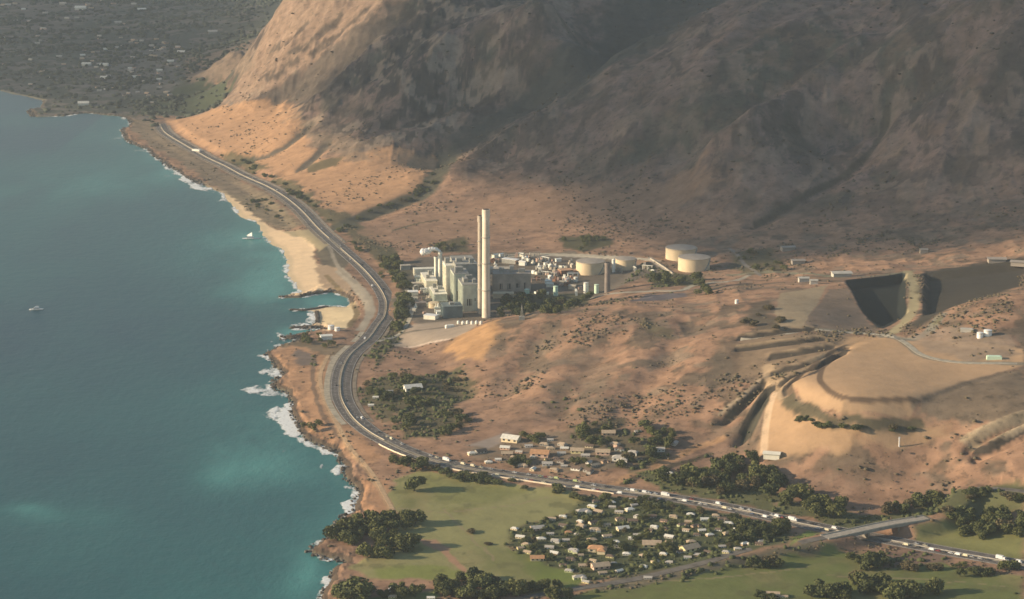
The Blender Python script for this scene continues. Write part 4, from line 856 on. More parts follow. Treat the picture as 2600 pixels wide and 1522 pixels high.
yard_area = [('left part of the yard', 1040, 1090, 700, 800, 14), ('right part of the yard', 1355, 1455, 662, 722, 60), ('strip by the tank farm', 1560, 1660, 680, 694, 8), ('yard centre behind the boiler block', 1250, 1360, 650, 680, 24), ('near edge of the yard', 1340, 1500, 722, 750, 10)]
for (nm, xa, xb, ya, yb, cnt) in yard_area:
    for k in range(cnt):
        kd = r_.choice([0, 1, 2, 3]); mt = r_.choice(['tank_white', 'pinkish', 'plant_cream', 'plant_grey', 'rust', 'concrete'])
        cn = {'tank_white': 'white', 'pinkish': 'pinkish', 'plant_cream': 'cream', 'plant_grey': 'grey', 'rust': 'rust brown', 'concrete': 'concrete grey'}[mt]
        unit(kd, mt, r_.uniform(xa, xb), r_.uniform(ya, yb), r_.uniform(0, 3), f'{cn} {UN[kd].replace("_", " ")} in the {nm}', r_.uniform(.8, 1.3), f'{cn} {UN[kd].replace("_", " ")} units in the {nm}')
for (x, y, rz, mt, lb, s_, kd) in ((2455, 842, R(-12), 'shed_pale', 'long pale site trailer on the landfill terrace above the round tanks', 2.4, 0), (2524, 912, R(-5), 'tank_mint', 'pale green container at the right end of the landfill terrace', 2.6, 0), (1142, 832, R(20), 'tank_white', 'white tanker truck body parked below the row of small vessels', 1.9, 0),
    (2136, 702, R(5), 'shed_pale', 'long pale shed row above the dark lined pit', 3, 1), (2040, 716, R(5), 'shed_pale', 'small pale shed left of the pale shed row', 1.6, 1), (2066, 722, 0, 'shed_pale', 'tiny pale shed just below the small pale shed', 1.2, 1), (2000, 636, R(10), 'tank_grey', 'grey roofed shed higher on the dark slope above the road', 2.4, 1),
    (2026, 670, R(5), 'tank_grey', 'grey roofed shed lower on the dark slope above the road', 2.2, 1), (2530, 666, R(-4), 'tank_grey', 'pale grey shed left of the pair at the right edge', 2.8, 1), (2588, 674, R(-20), 'tank_grey', 'pale grey shed cut by the right edge of the view', 2.6, 1), (2345, 643, 0, 'tank_grey', 'tiny grey hut high above the dark pit', 1.3, 1),
    (1960, 1163, R(-15), 'plant_cream', 'cream long house beside the dark grove below the landfill', 2.0, 1), (500, 384, R(-33), 'tank_white', 'bright white long roof beside the coast highway', 3.2, 0), (828, 862, R(15), 'tank_white', 'white service building south of the turquoise channel', 1.8, 1)): unit(kd, mt, x, y, rz, lb, s_, None, 'shed' if kd else 'container')
p = W(2283, 1134); e = empty('marker_post', p); tag(e, 'slim white post standing on the tan slope above the overpass', 'post'); MB().cyl(0, 0, [(.7, -1), (.6, 9)], 10).build('pole', M['white_paint'], e); MB().box(0, 0, 8.2, 1.8, .5, 1.6).build('sign_plate', M['white_paint'], e)
p = W(1325, 812); e = empty('lattice_mast', p); tag(e, 'small lattice mast in front of the plant trees', 'mast'); MB().tube((-2, -2, 0), (0, 0, 20), .35, .2).tube((2, -2, 0), (0, 0, 20), .35, .2).tube((0, 2, 0), (0, 0, 20), .35, .2).build('mast_frame', M['plant_grey'], e); MB().box(0, 0, -1, 7, 6, 5).build('hut', M['plant_grey'], e)
# landfill gas/earth wall
l = smooth_line(hits([(1652,658),(1680,676),(1708,696)], H), 8); wall_line('bund_wall', l, np.array([ground(x, y) for x, y in l]), 1.6, 1.6, M['concrete'], 'pale diagonal bund wall left of the large fuel tanks', 'wall')

# ------------------------------------------------------------------ houses
WALLC = {'cream': (.78, .66, .44), 'white': (.80, .78, .70), 'yellow': (.74, .66, .36), 'pink': (.72, .50, .38), 'green': (.60, .64, .38), 'grey': (.40, .38, .34), 'mint': (.58, .74, .66), 'tan': (.55, .40, .27)}
ROOFC = {'brown': (.17, .125, .095), 'grey': (.46, .43, .38), 'orange': (.50, .28, .15), 'white': (.70, .68, .60), 'tan': (.46, .36, .25), 'dark': (.085, .078, .07)}
for k, c in WALLC.items(): mat('wall_' + k, c, .08, .4)
for k, c in ROOFC.items(): mat('roof_' + k, c, .12, .5)
hcache = {}
def house_mesh(kind, wl, rf):
    k = (kind, wl, rf)
    if k not in hcache:
        a_ = MB(); b_ = MB(); dl = []
        if kind == 0: a_.box(0, 0, -1.5, 13, 8, 4.3); a_.add([(-6.5, -4, 2.8), (-6.5, 4, 2.8), (-6.5, 0, 4.9)], [(0, 2, 1)]); a_.add([(6.5, -4, 2.8), (6.5, 4, 2.8), (6.5, 0, 4.9)], [(0, 1, 2)]); b_.gable(0, 0, 2.62, 13, 8, 2.4, .7)
        elif kind == 1: a_.box(0, 0, -1.5, 13, 9, 4.4); b_.hip(0, 0, 2.9, 13, 9, 2.6, .8)
        else: a_.box(0, 0, -1.5, 14, 7, 4.5); a_.box(4, -5, -1.5, 6, 6, 4.4); b_.hip(0, 0, 3.0, 14, 7, 2.3); b_.hip(4, -5, 2.95, 6, 6, 2.0)
        for x in (-4.3, 0) if kind == 2 else (-4.3, 0, 4.6): dl.append(MB().box(x, -4.02 if kind == 0 else (-4.52 if kind == 1 else -3.52), .9, 1.8, .12, 1.3))
        dl.append(MB().box(-6.52 if kind != 2 else -7.02, 0, .9, .12, 2, 1.2)); dm = []
        for d_ in dl: d = d_.mesh('window'); d.materials.append(M['dark_glass']); dm.append(d)
        a = a_.mesh('wall'); a.materials.append(M['wall_' + wl]); b = b_.mesh('roof'); b.materials.append(M['roof_' + rf]); hcache[k] = (a, b, dm)
    return hcache[k]
def house(p, wl, rf, rz, s_, label, group, kind=0, name='house', parts=True, cat='house'):
    e = empty(name, p, rz); e.scale = (s_, s_, s_ * .95); tag(e, label, cat, group); a, b, d = house_mesh(kind, wl, rf)
    for nm, me_ in (('wall', a), ('roof', b)) + (tuple(('window', q) for q in d) if parts else ()):
        o = bpy.data.objects.new(nm, me_); C.objects.link(o); o.parent = e
    return e
taken = []
def place_house(px, py, wpx, wl, rf, where, group, rz=None, kind=None, parts=True, label=None):
    p = W(px, py); s_ = max(.5, wpx * mpp(p) / 13.5); rz = R(rng.uniform(-35, 35)) if rz is None else rz; kind = rng.choice([0, 1, 2]) if kind is None else kind
    taken.append((p.x, p.y, 8 * s_)); kn = ['gabled', 'hip roofed', 'winged'][kind]; sz = 'small' if s_ < .75 else ('large' if s_ > 1.05 else 'mid sized')
    return house(p, wl, rf, rz, s_, label or f'{sz} {wl} {kn} house, {rf} roof, {where}', group, kind, parts=parts)
G = 'houses of the village above the highway'
for k, (x0, x1, y0, y1, wl, rf, kd, rzd, wh) in enumerate([(1278,1318,1103,1120,'cream','white',0,-25,'topmost, by the long pale yard'), (1189,1208,1143,1154,'cream','white',1,20,'at the left end of the village'), (1208,1233,1130,1150,'grey','dark',0,30,'beside the pale yard corner'),
    (1275,1300,1143,1156,'tan','tan',0,0,'below the long pale yard'), (1232,1249,1164,1176,'cream','white',1,10,'alone near the highway on the left'), (1260,1270,1160,1169,'white','white',0,0,'tiny, left of the dark square grove'), (1351,1392,1134,1158,'pink','orange',0,-12,'the biggest in the village centre'),
    (1389,1408,1127,1141,'cream','tan',1,0,'just right of and above the big orange roof'), (1393,1401,1111,1119,'white','grey',0,0,'under the trees at the top'), (1451,1481,1136,1149,'yellow','tan',0,-8,'right of the village centre'), (1515,1547,1139,1153,'pink','tan',0,-8,'long, in the right half'),
    (1347,1361,1154,1163,'cream','grey',1,0,'below the left end of the orange roof'), (1385,1397,1161,1169,'yellow','brown',0,20,'below the right end of the orange roof'), (1378,1401,1172,1181,'white','grey',0,0,'low in the village centre'), (1344,1362,1170,1194,'cream','white',0,70,'standing end on beside the dark square grove'),
    (1443,1453,1157,1167,'cream','brown',1,0,'below the yellow house'), (1558,1592,1149,1169,'white','grey',2,-10,'bright, under the village trees'), (1703,1722,1110,1128,'white','grey',0,60,'at the upper right end'), (1662,1686,1133,1145,'white','grey',0,0,'below the upper right end'),
    (1693,1708,1192,1204,'white','white',1,0,'alone by the trees above the highway'), (1617,1630,1157,1168,'cream','brown',0,40,'behind the trees on the right'), (1490,1501,1165,1176,'white','grey',0,50,'small, beside the dark hedge'), (1406,1420,1156,1166,'pink','brown',1,0,'between the orange roof and the yellow house'),
    (1612,1626,1088,1098,'grey','grey',0,20,'highest up the slope'), (1530,1560,1096,1104,'tan','tan',0,0,'long, up the slope'), (1425,1440,1176,1186,'grey','grey',0,0,'low, beside the grey parking strip')]):
    place_house((x0 + x1) / 2, y1, (x1 - x0) * 1.15, wl, rf, wh, G, R(rzd), kd)
r_ = random.Random(12); k = 0; VP = np.array([(1215,1150),(1290,1130),(1400,1125),(1560,1130),(1640,1150),(1600,1185),(1480,1200),(1400,1195),(1300,1188),(1220,1172)], float)
while k < 22:
    x, y = r_.uniform(1210, 1640), r_.uniform(1125, 1200)
    if not inside(np.array([x]), np.array([y]), VP)[0]: continue
    p = W(x, y)
    if any(math.hypot(p.x - a_, p.y - b_) < 8 + c_ * .8 for a_, b_, c_ in taken): k += .02; continue
    wl = r_.choice(['cream', 'white', 'pink', 'tan', 'grey']); rf = r_.choice(['white', 'grey', 'brown', 'tan']); place_house(x, y, r_.uniform(18, 26), wl, rf, '', f'{wl} houses with {rf} roofs inside the village above the highway', None, None, label=f'{wl} house, {rf} roof, between the bigger ones of the village above the highway'); k = int(k) + 1
G = 'buildings in the trees inland of the highway bend'
for (x, y, wp, wl, rf, rz, wh) in ((1048,991,44,'white','white',18,'long and bright at the top of the green patch'), (954,1011,15,'white','white',0,'at the left of the green patch'), (1032,1017,20,'tan','tan',0,'in the middle of the green patch'), (985,1000,26,'green','grey',5,'long, left of centre of the green patch'), (942,1031,11,'white','white',0,'smallest, low in the green patch')):
    place_house(x, y, wp, wl, rf, wh, G, R(rz), 0)
G = 'houses of the lower neighbourhood'
NB = [(1364,1346,29,'pink','grey',0), (1443,1354,16,'pink','orange',1), (1397,1358,14,'white','grey',0), (1467,1360,14,'green','grey',1), (1411,1376,20,'white','grey',2), (1437,1374,10,'white','grey',0), (1337,1386,20,'green','tan',1), (1322,1394,14,'yellow','tan',0), (1340,1405,18,'yellow','tan',0), (1364,1422,30,'cream','orange',0),
      (1511,1348,22,'white','tan',2), (1581,1346,26,'cream','white',0), (1622,1315,20,'white','grey',1), (1572,1303,18,'cream','grey',0), (1480,1303,28,'green','grey',2), (1517,1400,38,'cream','orange',2), (1577,1389,28,'grey','grey',0), (1655,1388,40,'yellow','tan',0), (1751,1398,40,'yellow','tan',0), (1617,1361,14,'white','grey',0),
      (1606,1326,22,'cream','brown',0), (1524,1443,38,'pink','tan',0), (1470,1470,26,'green','grey',2), (1488,1480,16,'yellow','grey',0), (1445,1452,18,'green','grey',1), (1458,1402,24,'green','grey',2), (1873,1396,15,'yellow','grey',1), (1797,1404,14,'white','brown',0), (1746,1418,10,'mint','grey',0), (1699,1430,10,'white','grey',0),
      (1825,1347,14,'white','brown',1), (1833,1390,12,'white','grey',0), (1732,1336,20,'green','brown',2), (1686,1325,16,'pink','brown',0), (1896,1336,12,'cream','brown',0), (1728,1403,12,'white','brown',0), (1555,1290,14,'grey','grey',0), (1512,1275,16,'grey','brown',1), (1610,1285,14,'grey','grey',0), (1770,1360,12,'grey','brown',1)]
ordn = ['leftmost', 'second', 'third', 'fourth', 'fifth', 'sixth', 'seventh', 'eighth', 'ninth', 'tenth', 'eleventh', 'twelfth', 'thirteenth', 'fourteenth', 'fifteenth', 'sixteenth']
def band(py): return 'upper row' if py < 1330 else ('second row' if py < 1365 else ('third row' if py < 1395 else ('fourth row' if py < 1425 else 'lowest row')))
bands = {}
for q in NB: bands.setdefault(band(q[1]), []).append(q)
for bn, L_ in bands.items():
    L_.sort()
    for i, (x, y, wp, wl, rf, kd) in enumerate(L_):
        o_ = ordn[i] + (' from the left' if i else ''); place_house(x, y, wp * 1.2, wl, rf, '', G, None, kd, label=f'{wl} {["gabled", "hip roofed", "winged"][kd]} house, {o_} in the {bn} of the lower neighbourhood')
NPOLY = np.array([(1300,1345),(1440,1310),(1475,1275),(1560,1262),(1700,1285),(1880,1325),(1960,1355),(1940,1385),(1800,1415),(1640,1445),(1500,1475),(1440,1450),(1380,1420),(1300,1390)], float)
r_ = random.Random(31); k = 0; tries = 0
while k < 66 and tries < 6000:
    tries += 1; x, y = r_.uniform(1300, 1940), r_.uniform(1270, 1470)
    if not inside(np.array([x]), np.array([y]), NPOLY)[0]: continue
    p = W(x, y)
    if any(math.hypot(p.x - a_, p.y - b_) < 8 + c_ * .75 for a_, b_, c_ in taken): continue
    wl = r_.choice(['cream', 'tan', 'cream', 'grey', 'white', 'yellow', 'white']); rf = r_.choice(['brown', 'grey', 'tan', 'white', 'white']); place_house(x, y, r_.uniform(18, 25), wl, rf, '', f'{wl} houses with {rf} roofs among the neighbourhood trees', None, None, label=f'{wl} house, {rf} roof, half hidden among the lower neighbourhood trees'); k += 1
G = 'houses in the trees along the bottom edge'
for (x, y, wp, wl, rf, rz, wh) in ((993,1499,11,'mint','white',80,'tall and narrow, upper left of the bottom houses'), (1027,1500,15,'cream','tan',75,'just right of the mint house'), (996,1518,22,'yellow','tan',10,'lowest left at the picture bottom'), (1094,1521,13,'cream','white',0,'under the big bottom grove'), (1212,1511,36,'white','white',-30,'long and bright between the bottom grove trees'), (1962,1514,36,'tan','tan',-8,'at the bottom on the right hand green'), (1645,1470,22,'grey','grey',-5,'on the embankment below the neighbourhood'), (1990,1518,18,'yellow','tan',0,'just right of the tan bottom house')):
    place_house(x, y, wp, wl, rf, wh, G, R(rz), 0)
# the far town
G = 'houses of the far town'
FT = [(205,25,26,'white'), (360,28,20,'white'), (210,142,12,'white'), (270,127,14,'white'), (220,167,22,'white'), (265,168,20,'white'), (123,200,12,'mint'), (77,215,9,'pink'), (265,200,18,'white'), (343,197,13,'white'), (405,181,14,'white'), (433,158,16,'white'), (460,135,18,'white'), (404,203,12,'white'), (212,267,26,'white'), (5,98,12,'mint'), (330,175,10,'white'), (300,60,16,'grey'), (540,85,22,'grey'),
      (95,112,12,'grey'), (115,35,12,'grey'), (160,12,16,'grey'), (262,3,14,'pink'), (340,12,12,'grey'), (150,146,14,'grey'), (405,225,12,'grey'), (425,235,10,'grey'), (268,228,8,'white'), (350,236,10,'grey'), (243,125,10,'grey'), (385,118,12,'grey'), (360,105,10,'grey'), (110,75,14,'pink'), (75,55,12,'pink'), (40,55,10,'pink'), (385,262,10,'tan'), (20,15,14,'grey'), (60,25,10,'white')]
for (x, y, wp, wl) in FT: place_house(x, y, wp, wl, 'white' if wl in ('white', 'mint') else 'grey', '', G + (' with white roofs' if wl == 'white' else ' in muted colours'), R(rng.uniform(-15, 15)), 0, False, label=('bright white roofed' if wl == 'white' else f'muted {wl}') + ' building in the far town beyond the headland')
r_ = random.Random(77)
for k in range(84):
    if r_.random() < .6: x, y = r_.uniform(230, 470), r_.uniform(105, 245)
    else: x, y = r_.uniform(0, 420), r_.uniform(0, 190)
    wl = r_.choice(['grey', 'tan', 'grey', 'pink']); place_house(x, y, r_.uniform(8, 12), wl, r_.choice(['grey', 'tan', 'brown']), '', f'small {wl} houses of the far town', None, 0, False, label=f'tiny {wl} walled house in the far town beyond the headland')

# ------------------------------------------------------------------ cars
CARC = {'white': (.85, .85, .82), 'silver': (.55, .55, .53), 'black': (.03, .03, .032), 'red': (.35, .04, .03), 'blue': (.05, .09, .2), 'cream': (.74, .68, .48), 'green': (.45, .52, .25)}
for k, c in CARC.items():
    m = surf('car_' + k, c, .03, 1, rough=.3, spec=.5); M['car_' + k] = m
def car_proto(colr, kind):
    e = empty('parked_away', (0, 0, -50)); L, Wd = (4.7, 1.85) if kind == 'car' else ((5.6, 2.1) if kind == 'van' else (9.5, 2.5)); h1 = {'car': .78, 'van': 1.0, 'truck': 1.0}[kind]; e.name = kind
    prof = [(-L / 2, .35), (L / 2, .35), (L / 2 + .02, h1 * .8), (L * .28, h1), (-L * .42, h1), (-L / 2, h1 * .9)]; vs = [(x, s_ * Wd / 2, z) for s_ in (-1, 1) for x, z in prof]; k = len(prof)
    b_ = MB().add(vs, [tuple(range(k))[::-1], tuple(range(k, 2 * k))] + [(i, (i + 1) % k, k + (i + 1) % k, k + i) for i in range(k)])
    if kind == 'car': b_.add([(-1.5, -.7, 1.42), (.4, -.7, 1.42), (.4, .7, 1.42), (-1.5, .7, 1.42), (-1.5, -.7, 1.47), (.4, -.7, 1.47), (.4, .7, 1.47), (-1.5, .7, 1.47)], [(0, 3, 2, 1), (4, 5, 6, 7), (0, 1, 5, 4), (1, 2, 6, 5), (2, 3, 7, 6), (3, 0, 4, 7)])
    if kind == 'van': b_.box(-.5, 0, 1.0, 4.4, 2.0, 1.25, 0, .06)
    b_.build('body', M['car_' + colr], e)
    if kind == 'truck': MB().box(-1.4, 0, .95, 6.6, 2.5, 2.4).build('cargo_box', M['white_paint'], e); MB().box(3.3, 0, .95, 1.9, 2.3, 1.5, 0, .05).build('cab', M['car_' + colr], e)
    cx, cl, ch, cz = {'car': (-.5, 2.9, .66, .76), 'van': (1.2, 1.2, .8, 1.15), 'truck': (4.3, .3, .7, 1.6)}[kind]; MB().box(cx, 0, cz, cl, Wd * .93, ch, 0, .22 if kind == 'car' else .04).build('window', M['dark_glass'], e)
    for x in (-L * .3, L * .31):
        for s_ in (-1, 1): MB().tube((x, s_ * (Wd / 2 - .1), .34), (x, s_ * (Wd / 2 + .06), .34), .34, seg=12).build('wheel', M['rubber'], e)
    for s_ in (-1, 1): MB().box(L / 2 + .02, s_ * Wd * .36, h1 * .62, .06, .34, .16).build('headlight', M['white_paint'], e)
    return e
protos = {}
mcum = np.concatenate([[0], np.cumsum(np.linalg.norm(np.diff(med, axis=0), axis=1))])
def put_car(px, py, colr, kind, label, group, side=None, lane=None, jitter=0):
    p = hit(px, py, H); i = int(np.argmin(((med - p) ** 2).sum(1))); i = min(max(i, 1), len(med) - 2); t_ = med[i + 1] - med[i - 1]; t_ /= np.linalg.norm(t_); nrm = np.array((t_[1], -t_[0])); along = (p - med[i]) @ t_; off = (p - med[i]) @ nrm
    if side is None: side = 1 if off > 0 else -1
    off = side * (4.4 if abs(off) < 6.5 else 8.6) if lane is None else side * lane; q = med[i] + t_ * along + nrm * off
    if (colr, kind) not in protos: o = car_proto(colr, kind); protos[(colr, kind)] = o
    else: o = copy_tree(protos[(colr, kind)])
    ang = math.atan2(t_[1], t_[0]) + (math.pi if side == sea_side else 0); o.location = (q[0], q[1], zmz[i] + .37); o.rotation_euler = (0, 0, ang); tag(o, label, kind, group); return o
SEG = [('on the highway bend beside the green patch', [(910,1062,'silver','car'), (925,1064,'white','van'), (960,1100,'black','car'), (981,1111,'cream','car'), (993,1117,'cream','van'), (1020,1130,'silver','car'), (1060,1146,'black','car')]),
 ('on the highway left of the village', [(1100,1157,'silver','car'), (1119,1161,'cream','car'), (1142,1168,'white','truck'), (1182,1178,'cream','van'), (1206,1183,'cream','van'), (1225,1187,'cream','car'), (1250,1191,'silver','car'), (1280,1197,'black','car')]),
 ('on the highway in front of the village', [(1310,1200,'white','car'), (1342,1207,'silver','car'), (1371,1212,'green','car'), (1385,1214,'red','car'), (1396,1216,'cream','car'), (1414,1217,'green','van'), (1440,1222,'black','car'), (1461,1225,'green','van'), (1470,1227,'cream','car'), (1510,1233,'white','car'), (1540,1240,'black','car')]),
 ('on the highway above the lower neighbourhood', [(1592,1246,'white','car'), (1604,1250,'white','van'), (1617,1249,'cream','car'), (1636,1253,'white','van'), (1646,1255,'white','car'), (1662,1257,'white','car'), (1687,1262,'white','truck'), (1715,1268,'black','car'), (1740,1273,'white','van'), (1780,1279,'white','car'), (1790,1284,'silver','car')]),
 ('on the highway above the right end of the neighbourhood', [(1821,1283,'white','van'), (1842,1291,'cream','van'), (1866,1292,'black','car'), (1898,1299,'white','car'), (1925,1308,'black','car'), (1947,1312,'white','van'), (1972,1314,'white','van'), (1983,1318,'red','car'), (2010,1324,'white','truck')]),
 ('on the highway just left of the overpass', [(2060,1334,'black','car'), (2081,1341,'white','car'), (2114,1347,'white','van'), (2128,1349,'black','car'), (2142,1353,'white','van')]),
 ('on the highway right of the overpass', [(2305,1383,'cream','van'), (2335,1390,'black','car'), (2367,1397,'white','van'), (2400,1402,'black','car'), (2433,1409,'white','van'), (2455,1411,'cream','van'), (2469,1416,'silver','car'), (2489,1420,'silver','car'), (2512,1421,'black','car'), (2536,1424,'white','truck'), (2582,1432,'white','van')]),
 ('on the coast highway below the cliffs', [(440,347,'silver','car'), (500,385,'white','car'), (560,415,'black','car'), (640,455,'silver','car'), (700,484,'white','car'), (726,500,'black','car'), (770,538,'silver','car'), (812,582,'white','car')]),
 ('on the highway beside the power plant', [(858,625,'silver','car'), (893,660,'white','car'), (915,674,'black','car'), (942,728,'white','van'), (968,735,'black','car'), (962,800,'white','car'), (985,790,'silver','car'), (930,862,'white','van'), (905,885,'black','car'), (868,925,'silver','car'), (862,980,'black','car'), (875,1020,'black','car')])]
r_ = random.Random(88); rx = [p_[0] for p_ in ROAD_MED]
for wh, L_ in SEG[1:7]:
    xs = sorted(q[0] for q in L_); n0 = 8 if 'overpass' not in wh else 5
    for k in range(n0):
        for _t in range(30):
            x = r_.uniform(xs[0] - 10, xs[-1] + 14)
            if all(abs(x - q[0]) > 11 for q in L_): break
        else: continue
        y = np.interp(x, [a_[0] for a_ in ROAD_MED[40:]], [a_[1] for a_ in ROAD_MED[40:]]) + r_.choice([-3.5, 3.5]); L_.append((x, float(y), r_.choice(['white', 'silver', 'black', 'cream', 'white', 'red', 'blue']), r_.choice(['car', 'car', 'van'])))
    L_.sort()
for wh, L_ in SEG:
    cnt = {}
    for x, y, c, kd in L_: cnt[(c, kd)] = cnt.get((c, kd), 0) + 1
    seen = {}
    for x, y, c, kd in L_:
        seen[(c, kd)] = seen.get((c, kd), 0) + 1; n_ = cnt[(c, kd)]; o_ = '' if n_ == 1 else (['leftmost ', 'second from left ', 'third from left ', 'fourth from left ', 'fifth from left ', 'sixth from left ', 'seventh from left ', 'eighth from left ', 'ninth from left ', 'tenth from left '][seen[(c, kd)] - 1])
        put_car(x, y, c, kd, f'{o_}{c} {kd} ' + ('' if n_ == 1 else '') + wh, 'vehicles ' + wh)

# ------------------------------------------------------------------ trees
def foliage_mat(name, ca, cb):
    m = bpy.data.materials.new(name); t, p = nodes_of(m); oi = t.nodes.new('ShaderNodeObjectInfo'); g_ = t.nodes.new('ShaderNodeNewGeometry'); ad = t.nodes.new('ShaderNodeMath'); ad.operation = 'MULTIPLY_ADD'; ad.inputs[1].default_value = .45
    t.links.new(g_.outputs['Random Per Island'], ad.inputs[0]); m2 = t.nodes.new('ShaderNodeMath'); m2.operation = 'MULTIPLY'; m2.inputs[1].default_value = .55; t.links.new(oi.outputs['Random'], m2.inputs[0]); t.links.new(m2.outputs[0], ad.inputs[2])
    mx = t.nodes.new('ShaderNodeMix'); mx.data_type = 'RGBA'; mx.inputs['A'].default_value = (*ca, 1); mx.inputs['B'].default_value = (*cb, 1); t.links.new(ad.outputs[0], mx.inputs['Factor']); t.links.new(mx.outputs['Result'], p.inputs['Base Color']); p.inputs['Roughness'].default_value = .8; p.inputs['Specular IOR Level'].default_value = .15
    return m
M['leaf_dark'] = foliage_mat('leaf_dark', (.038, .050, .021), (.13, .142, .052)); M['leaf_green'] = foliage_mat('leaf_green', (.055, .068, .026), (.165, .168, .058)); M['leaf_dry'] = foliage_mat('leaf_dry', (.075, .065, .038), (.15, .125, .062))
def crown_mesh(seed, nlobe, leaves, flat=1.0):
    r_ = np.random.RandomState(seed); lob = []
    for k in range(nlobe):
        a_ = r_.uniform(0, 6.28); d = r_.uniform(.1, .62) * (k > 0); lob.append((d * math.cos(a_), d * math.sin(a_), .55 + r_.uniform(-.22, .3) * flat, r_.uniform(.26, .46)))
    V_ = []; F_ = []; n_ = leaves
    for i in range(n_):
        lx, ly, lz, lr = lob[i % nlobe]; d = r_.normal(size=3); d /= np.linalg.norm(d); d[2] *= .75; q = np.array((lx, ly, lz)) + d * lr * r_.uniform(.72, 1.06); u = r_.normal(size=3); u /= np.linalg.norm(u); v_ = np.cross(u, d + r_.normal(size=3) * .5); v_ /= np.linalg.norm(v_) + 1e-6; s_ = r_.uniform(.045, .095)
        b0 = len(V_); V_ += [tuple(q - u * s_ - v_ * s_ * .6), tuple(q + u * s_ - v_ * s_ * .6), tuple(q + u * s_ * .6 + v_ * s_), tuple(q - u * s_ * .8 + v_ * s_ * .8)]; F_.append((b0, b0 + 1, b0 + 2, b0 + 3))
    me = bpy.data.meshes.new('crown'); me.from_pydata(V_, [], F_); me.update(); return me
def trunk_mesh(seed):
    r_ = random.Random(seed); m_ = MB().tube((0, 0, -.1), (.02, 0, .34), .045, .03, 7)
    for k in range(5): a_ = k * 1.26 + r_.uniform(-.3, .3); m_.tube((.02, 0, .28 + .03 * k), (.36 * math.cos(a_), .36 * math.sin(a_), .52 + r_.uniform(0, .2)), .022, .008, 5)
    return m_.mesh('trunk')
CR = {}
for lk in ('leaf_dark', 'leaf_green', 'leaf_dry'):
    CR[lk] = []
    for s_ in range(5):
        me = crown_mesh(s_ + 10, 6 + s_, 950, 1.0); me.materials.append(M[lk]); CR[lk].append(me)
TRK = [trunk_mesh(k) for k in range(3)]
for q in TRK: q.materials.append(M['bark'])
TREES = []
def tree(p, h_, wd_, leaf, label, group, name='tree', cat='tree', trunk=True):
    k_ = rng.random()
    if leaf == 'leaf_dark' and k_ < .42: leaf = 'leaf_green' if k_ < .34 else 'leaf_dry'
    if name == 'tree': TREES.append((p, h_, wd_, leaf, label, group)); return
    tree_now(p, h_, wd_, leaf, label, group, name, cat, trunk)
def tree_now(p, h_, wd_, leaf, label, group, name='tree', cat='tree', trunk=True):
    e = empty(name, p, rng.uniform(0, 6.28)); e.scale = (wd_, wd_, h_); tag(e, label, cat, group)
    o = bpy.data.objects.new('crown', rng.choice(CR[leaf])); C.objects.link(o); o.parent = e
    if trunk: o = bpy.data.objects.new('trunk', rng.choice(TRK)); C.objects.link(o); o.parent = e
    return e
def grove(poly, n_, hr, leaf, where, kindn='tree', adj='dark green', minsep=.7, aspect=1.05, name=None):
    """scatter trees over a patch; the outermost ones are told apart by their place"""
    P_ = np.array(poly, float); pts = []; tr_ = 0
    while len(pts) < n_ and tr_ < n_ * 60:
        tr_ += 1; x, y = rng.uniform(P_[:, 0].min(), P_[:, 0].max()), rng.uniform(P_[:, 1].min(), P_[:, 1].max())
        if not inside(np.array([x]), np.array([y]), P_)[0]: continue
        p = W(x, y)
        if p.z < .4: continue
        h_ = rng.uniform(hr[0] * .85, hr[1]) * (1.15 if rng.random() < .15 else 1)
        if any(math.hypot(p.x - q[2].x, p.y - q[2].y) < (h_ + q[3]) * .5 * minsep * .8 for q in pts): continue
        if any(math.hypot(p.x - a_, p.y - b_) < c_ * .7 + h_ * .32 for a_, b_, c_ in taken): continue
        dm_ = np.sqrt(((med - np.array((p.x, p.y))) ** 2).sum(1).min()); do_ = np.sqrt(((old - np.array((p.x, p.y))) ** 2).sum(1).min())
        if dm_ < 14 + h_ * .2 or do_ < 7 + h_ * .2: continue
        pts.append((x, y, p, h_))
    if not pts: return
    ext = {}
    if len(pts) > 4:
        for key, f in (('leftmost', lambda q: q[0]), ('rightmost', lambda q: -q[0]), ('nearest', lambda q: -q[1]), ('farthest', lambda q: q[1]), ('tallest', lambda q: -q[3])):
            i = min((i for i in range(len(pts)) if i not in ext), key=lambda i: f(pts[i])); ext[i] = key
    elif len(pts) > 1:
        od = sorted(range(len(pts)), key=lambda i: pts[i][0]); 
        for k, i in enumerate(od): ext[i] = ['leftmost', 'second from left', 'third from left', 'rightmost'][k if k < len(pts) - 1 else 3]
    gname = f'{kindn}s {where}'
    for i, (x, y, p, h_) in enumerate(pts):
        lb = f'{ext[i]} {adj} {kindn} {where}' if i in ext else (f'{adj} inner {kindn} {where}' if len(pts) > 1 else f'{adj} {kindn} {where}')
        tree(p, h_, h_ * aspect * rng.uniform(.85, 1.15), leaf, lb, gname, name or kindn, kindn, trunk=(kindn == 'tree'))
T = grove
tree(W(896, 1516), 17, 26, 'leaf_dark', 'huge rounded dark tree at the bottom left by the shore', None); tree(W(925, 1519), 13, 16, 'leaf_dark', 'dark tree leaning on the right of the huge shore tree', None); tree(W(866, 1520), 12, 14, 'leaf_dark', 'dark tree on the seaward side of the huge shore tree', None)
tree(W(1052, 1247), 14, 17, 'leaf_dark', 'lone round dark tree on the green field with a long shadow', None)
tree(W(1195, 1353), 3.5, 7, 'leaf_dry', 'brown bush alone in the middle of the green field', None, 'bush', 'bush', False); tree(W(1241, 1384), 2.4, 5, 'leaf_dry', 'smaller brown bush alone lower on the green field', None, 'bush', 'bush', False)
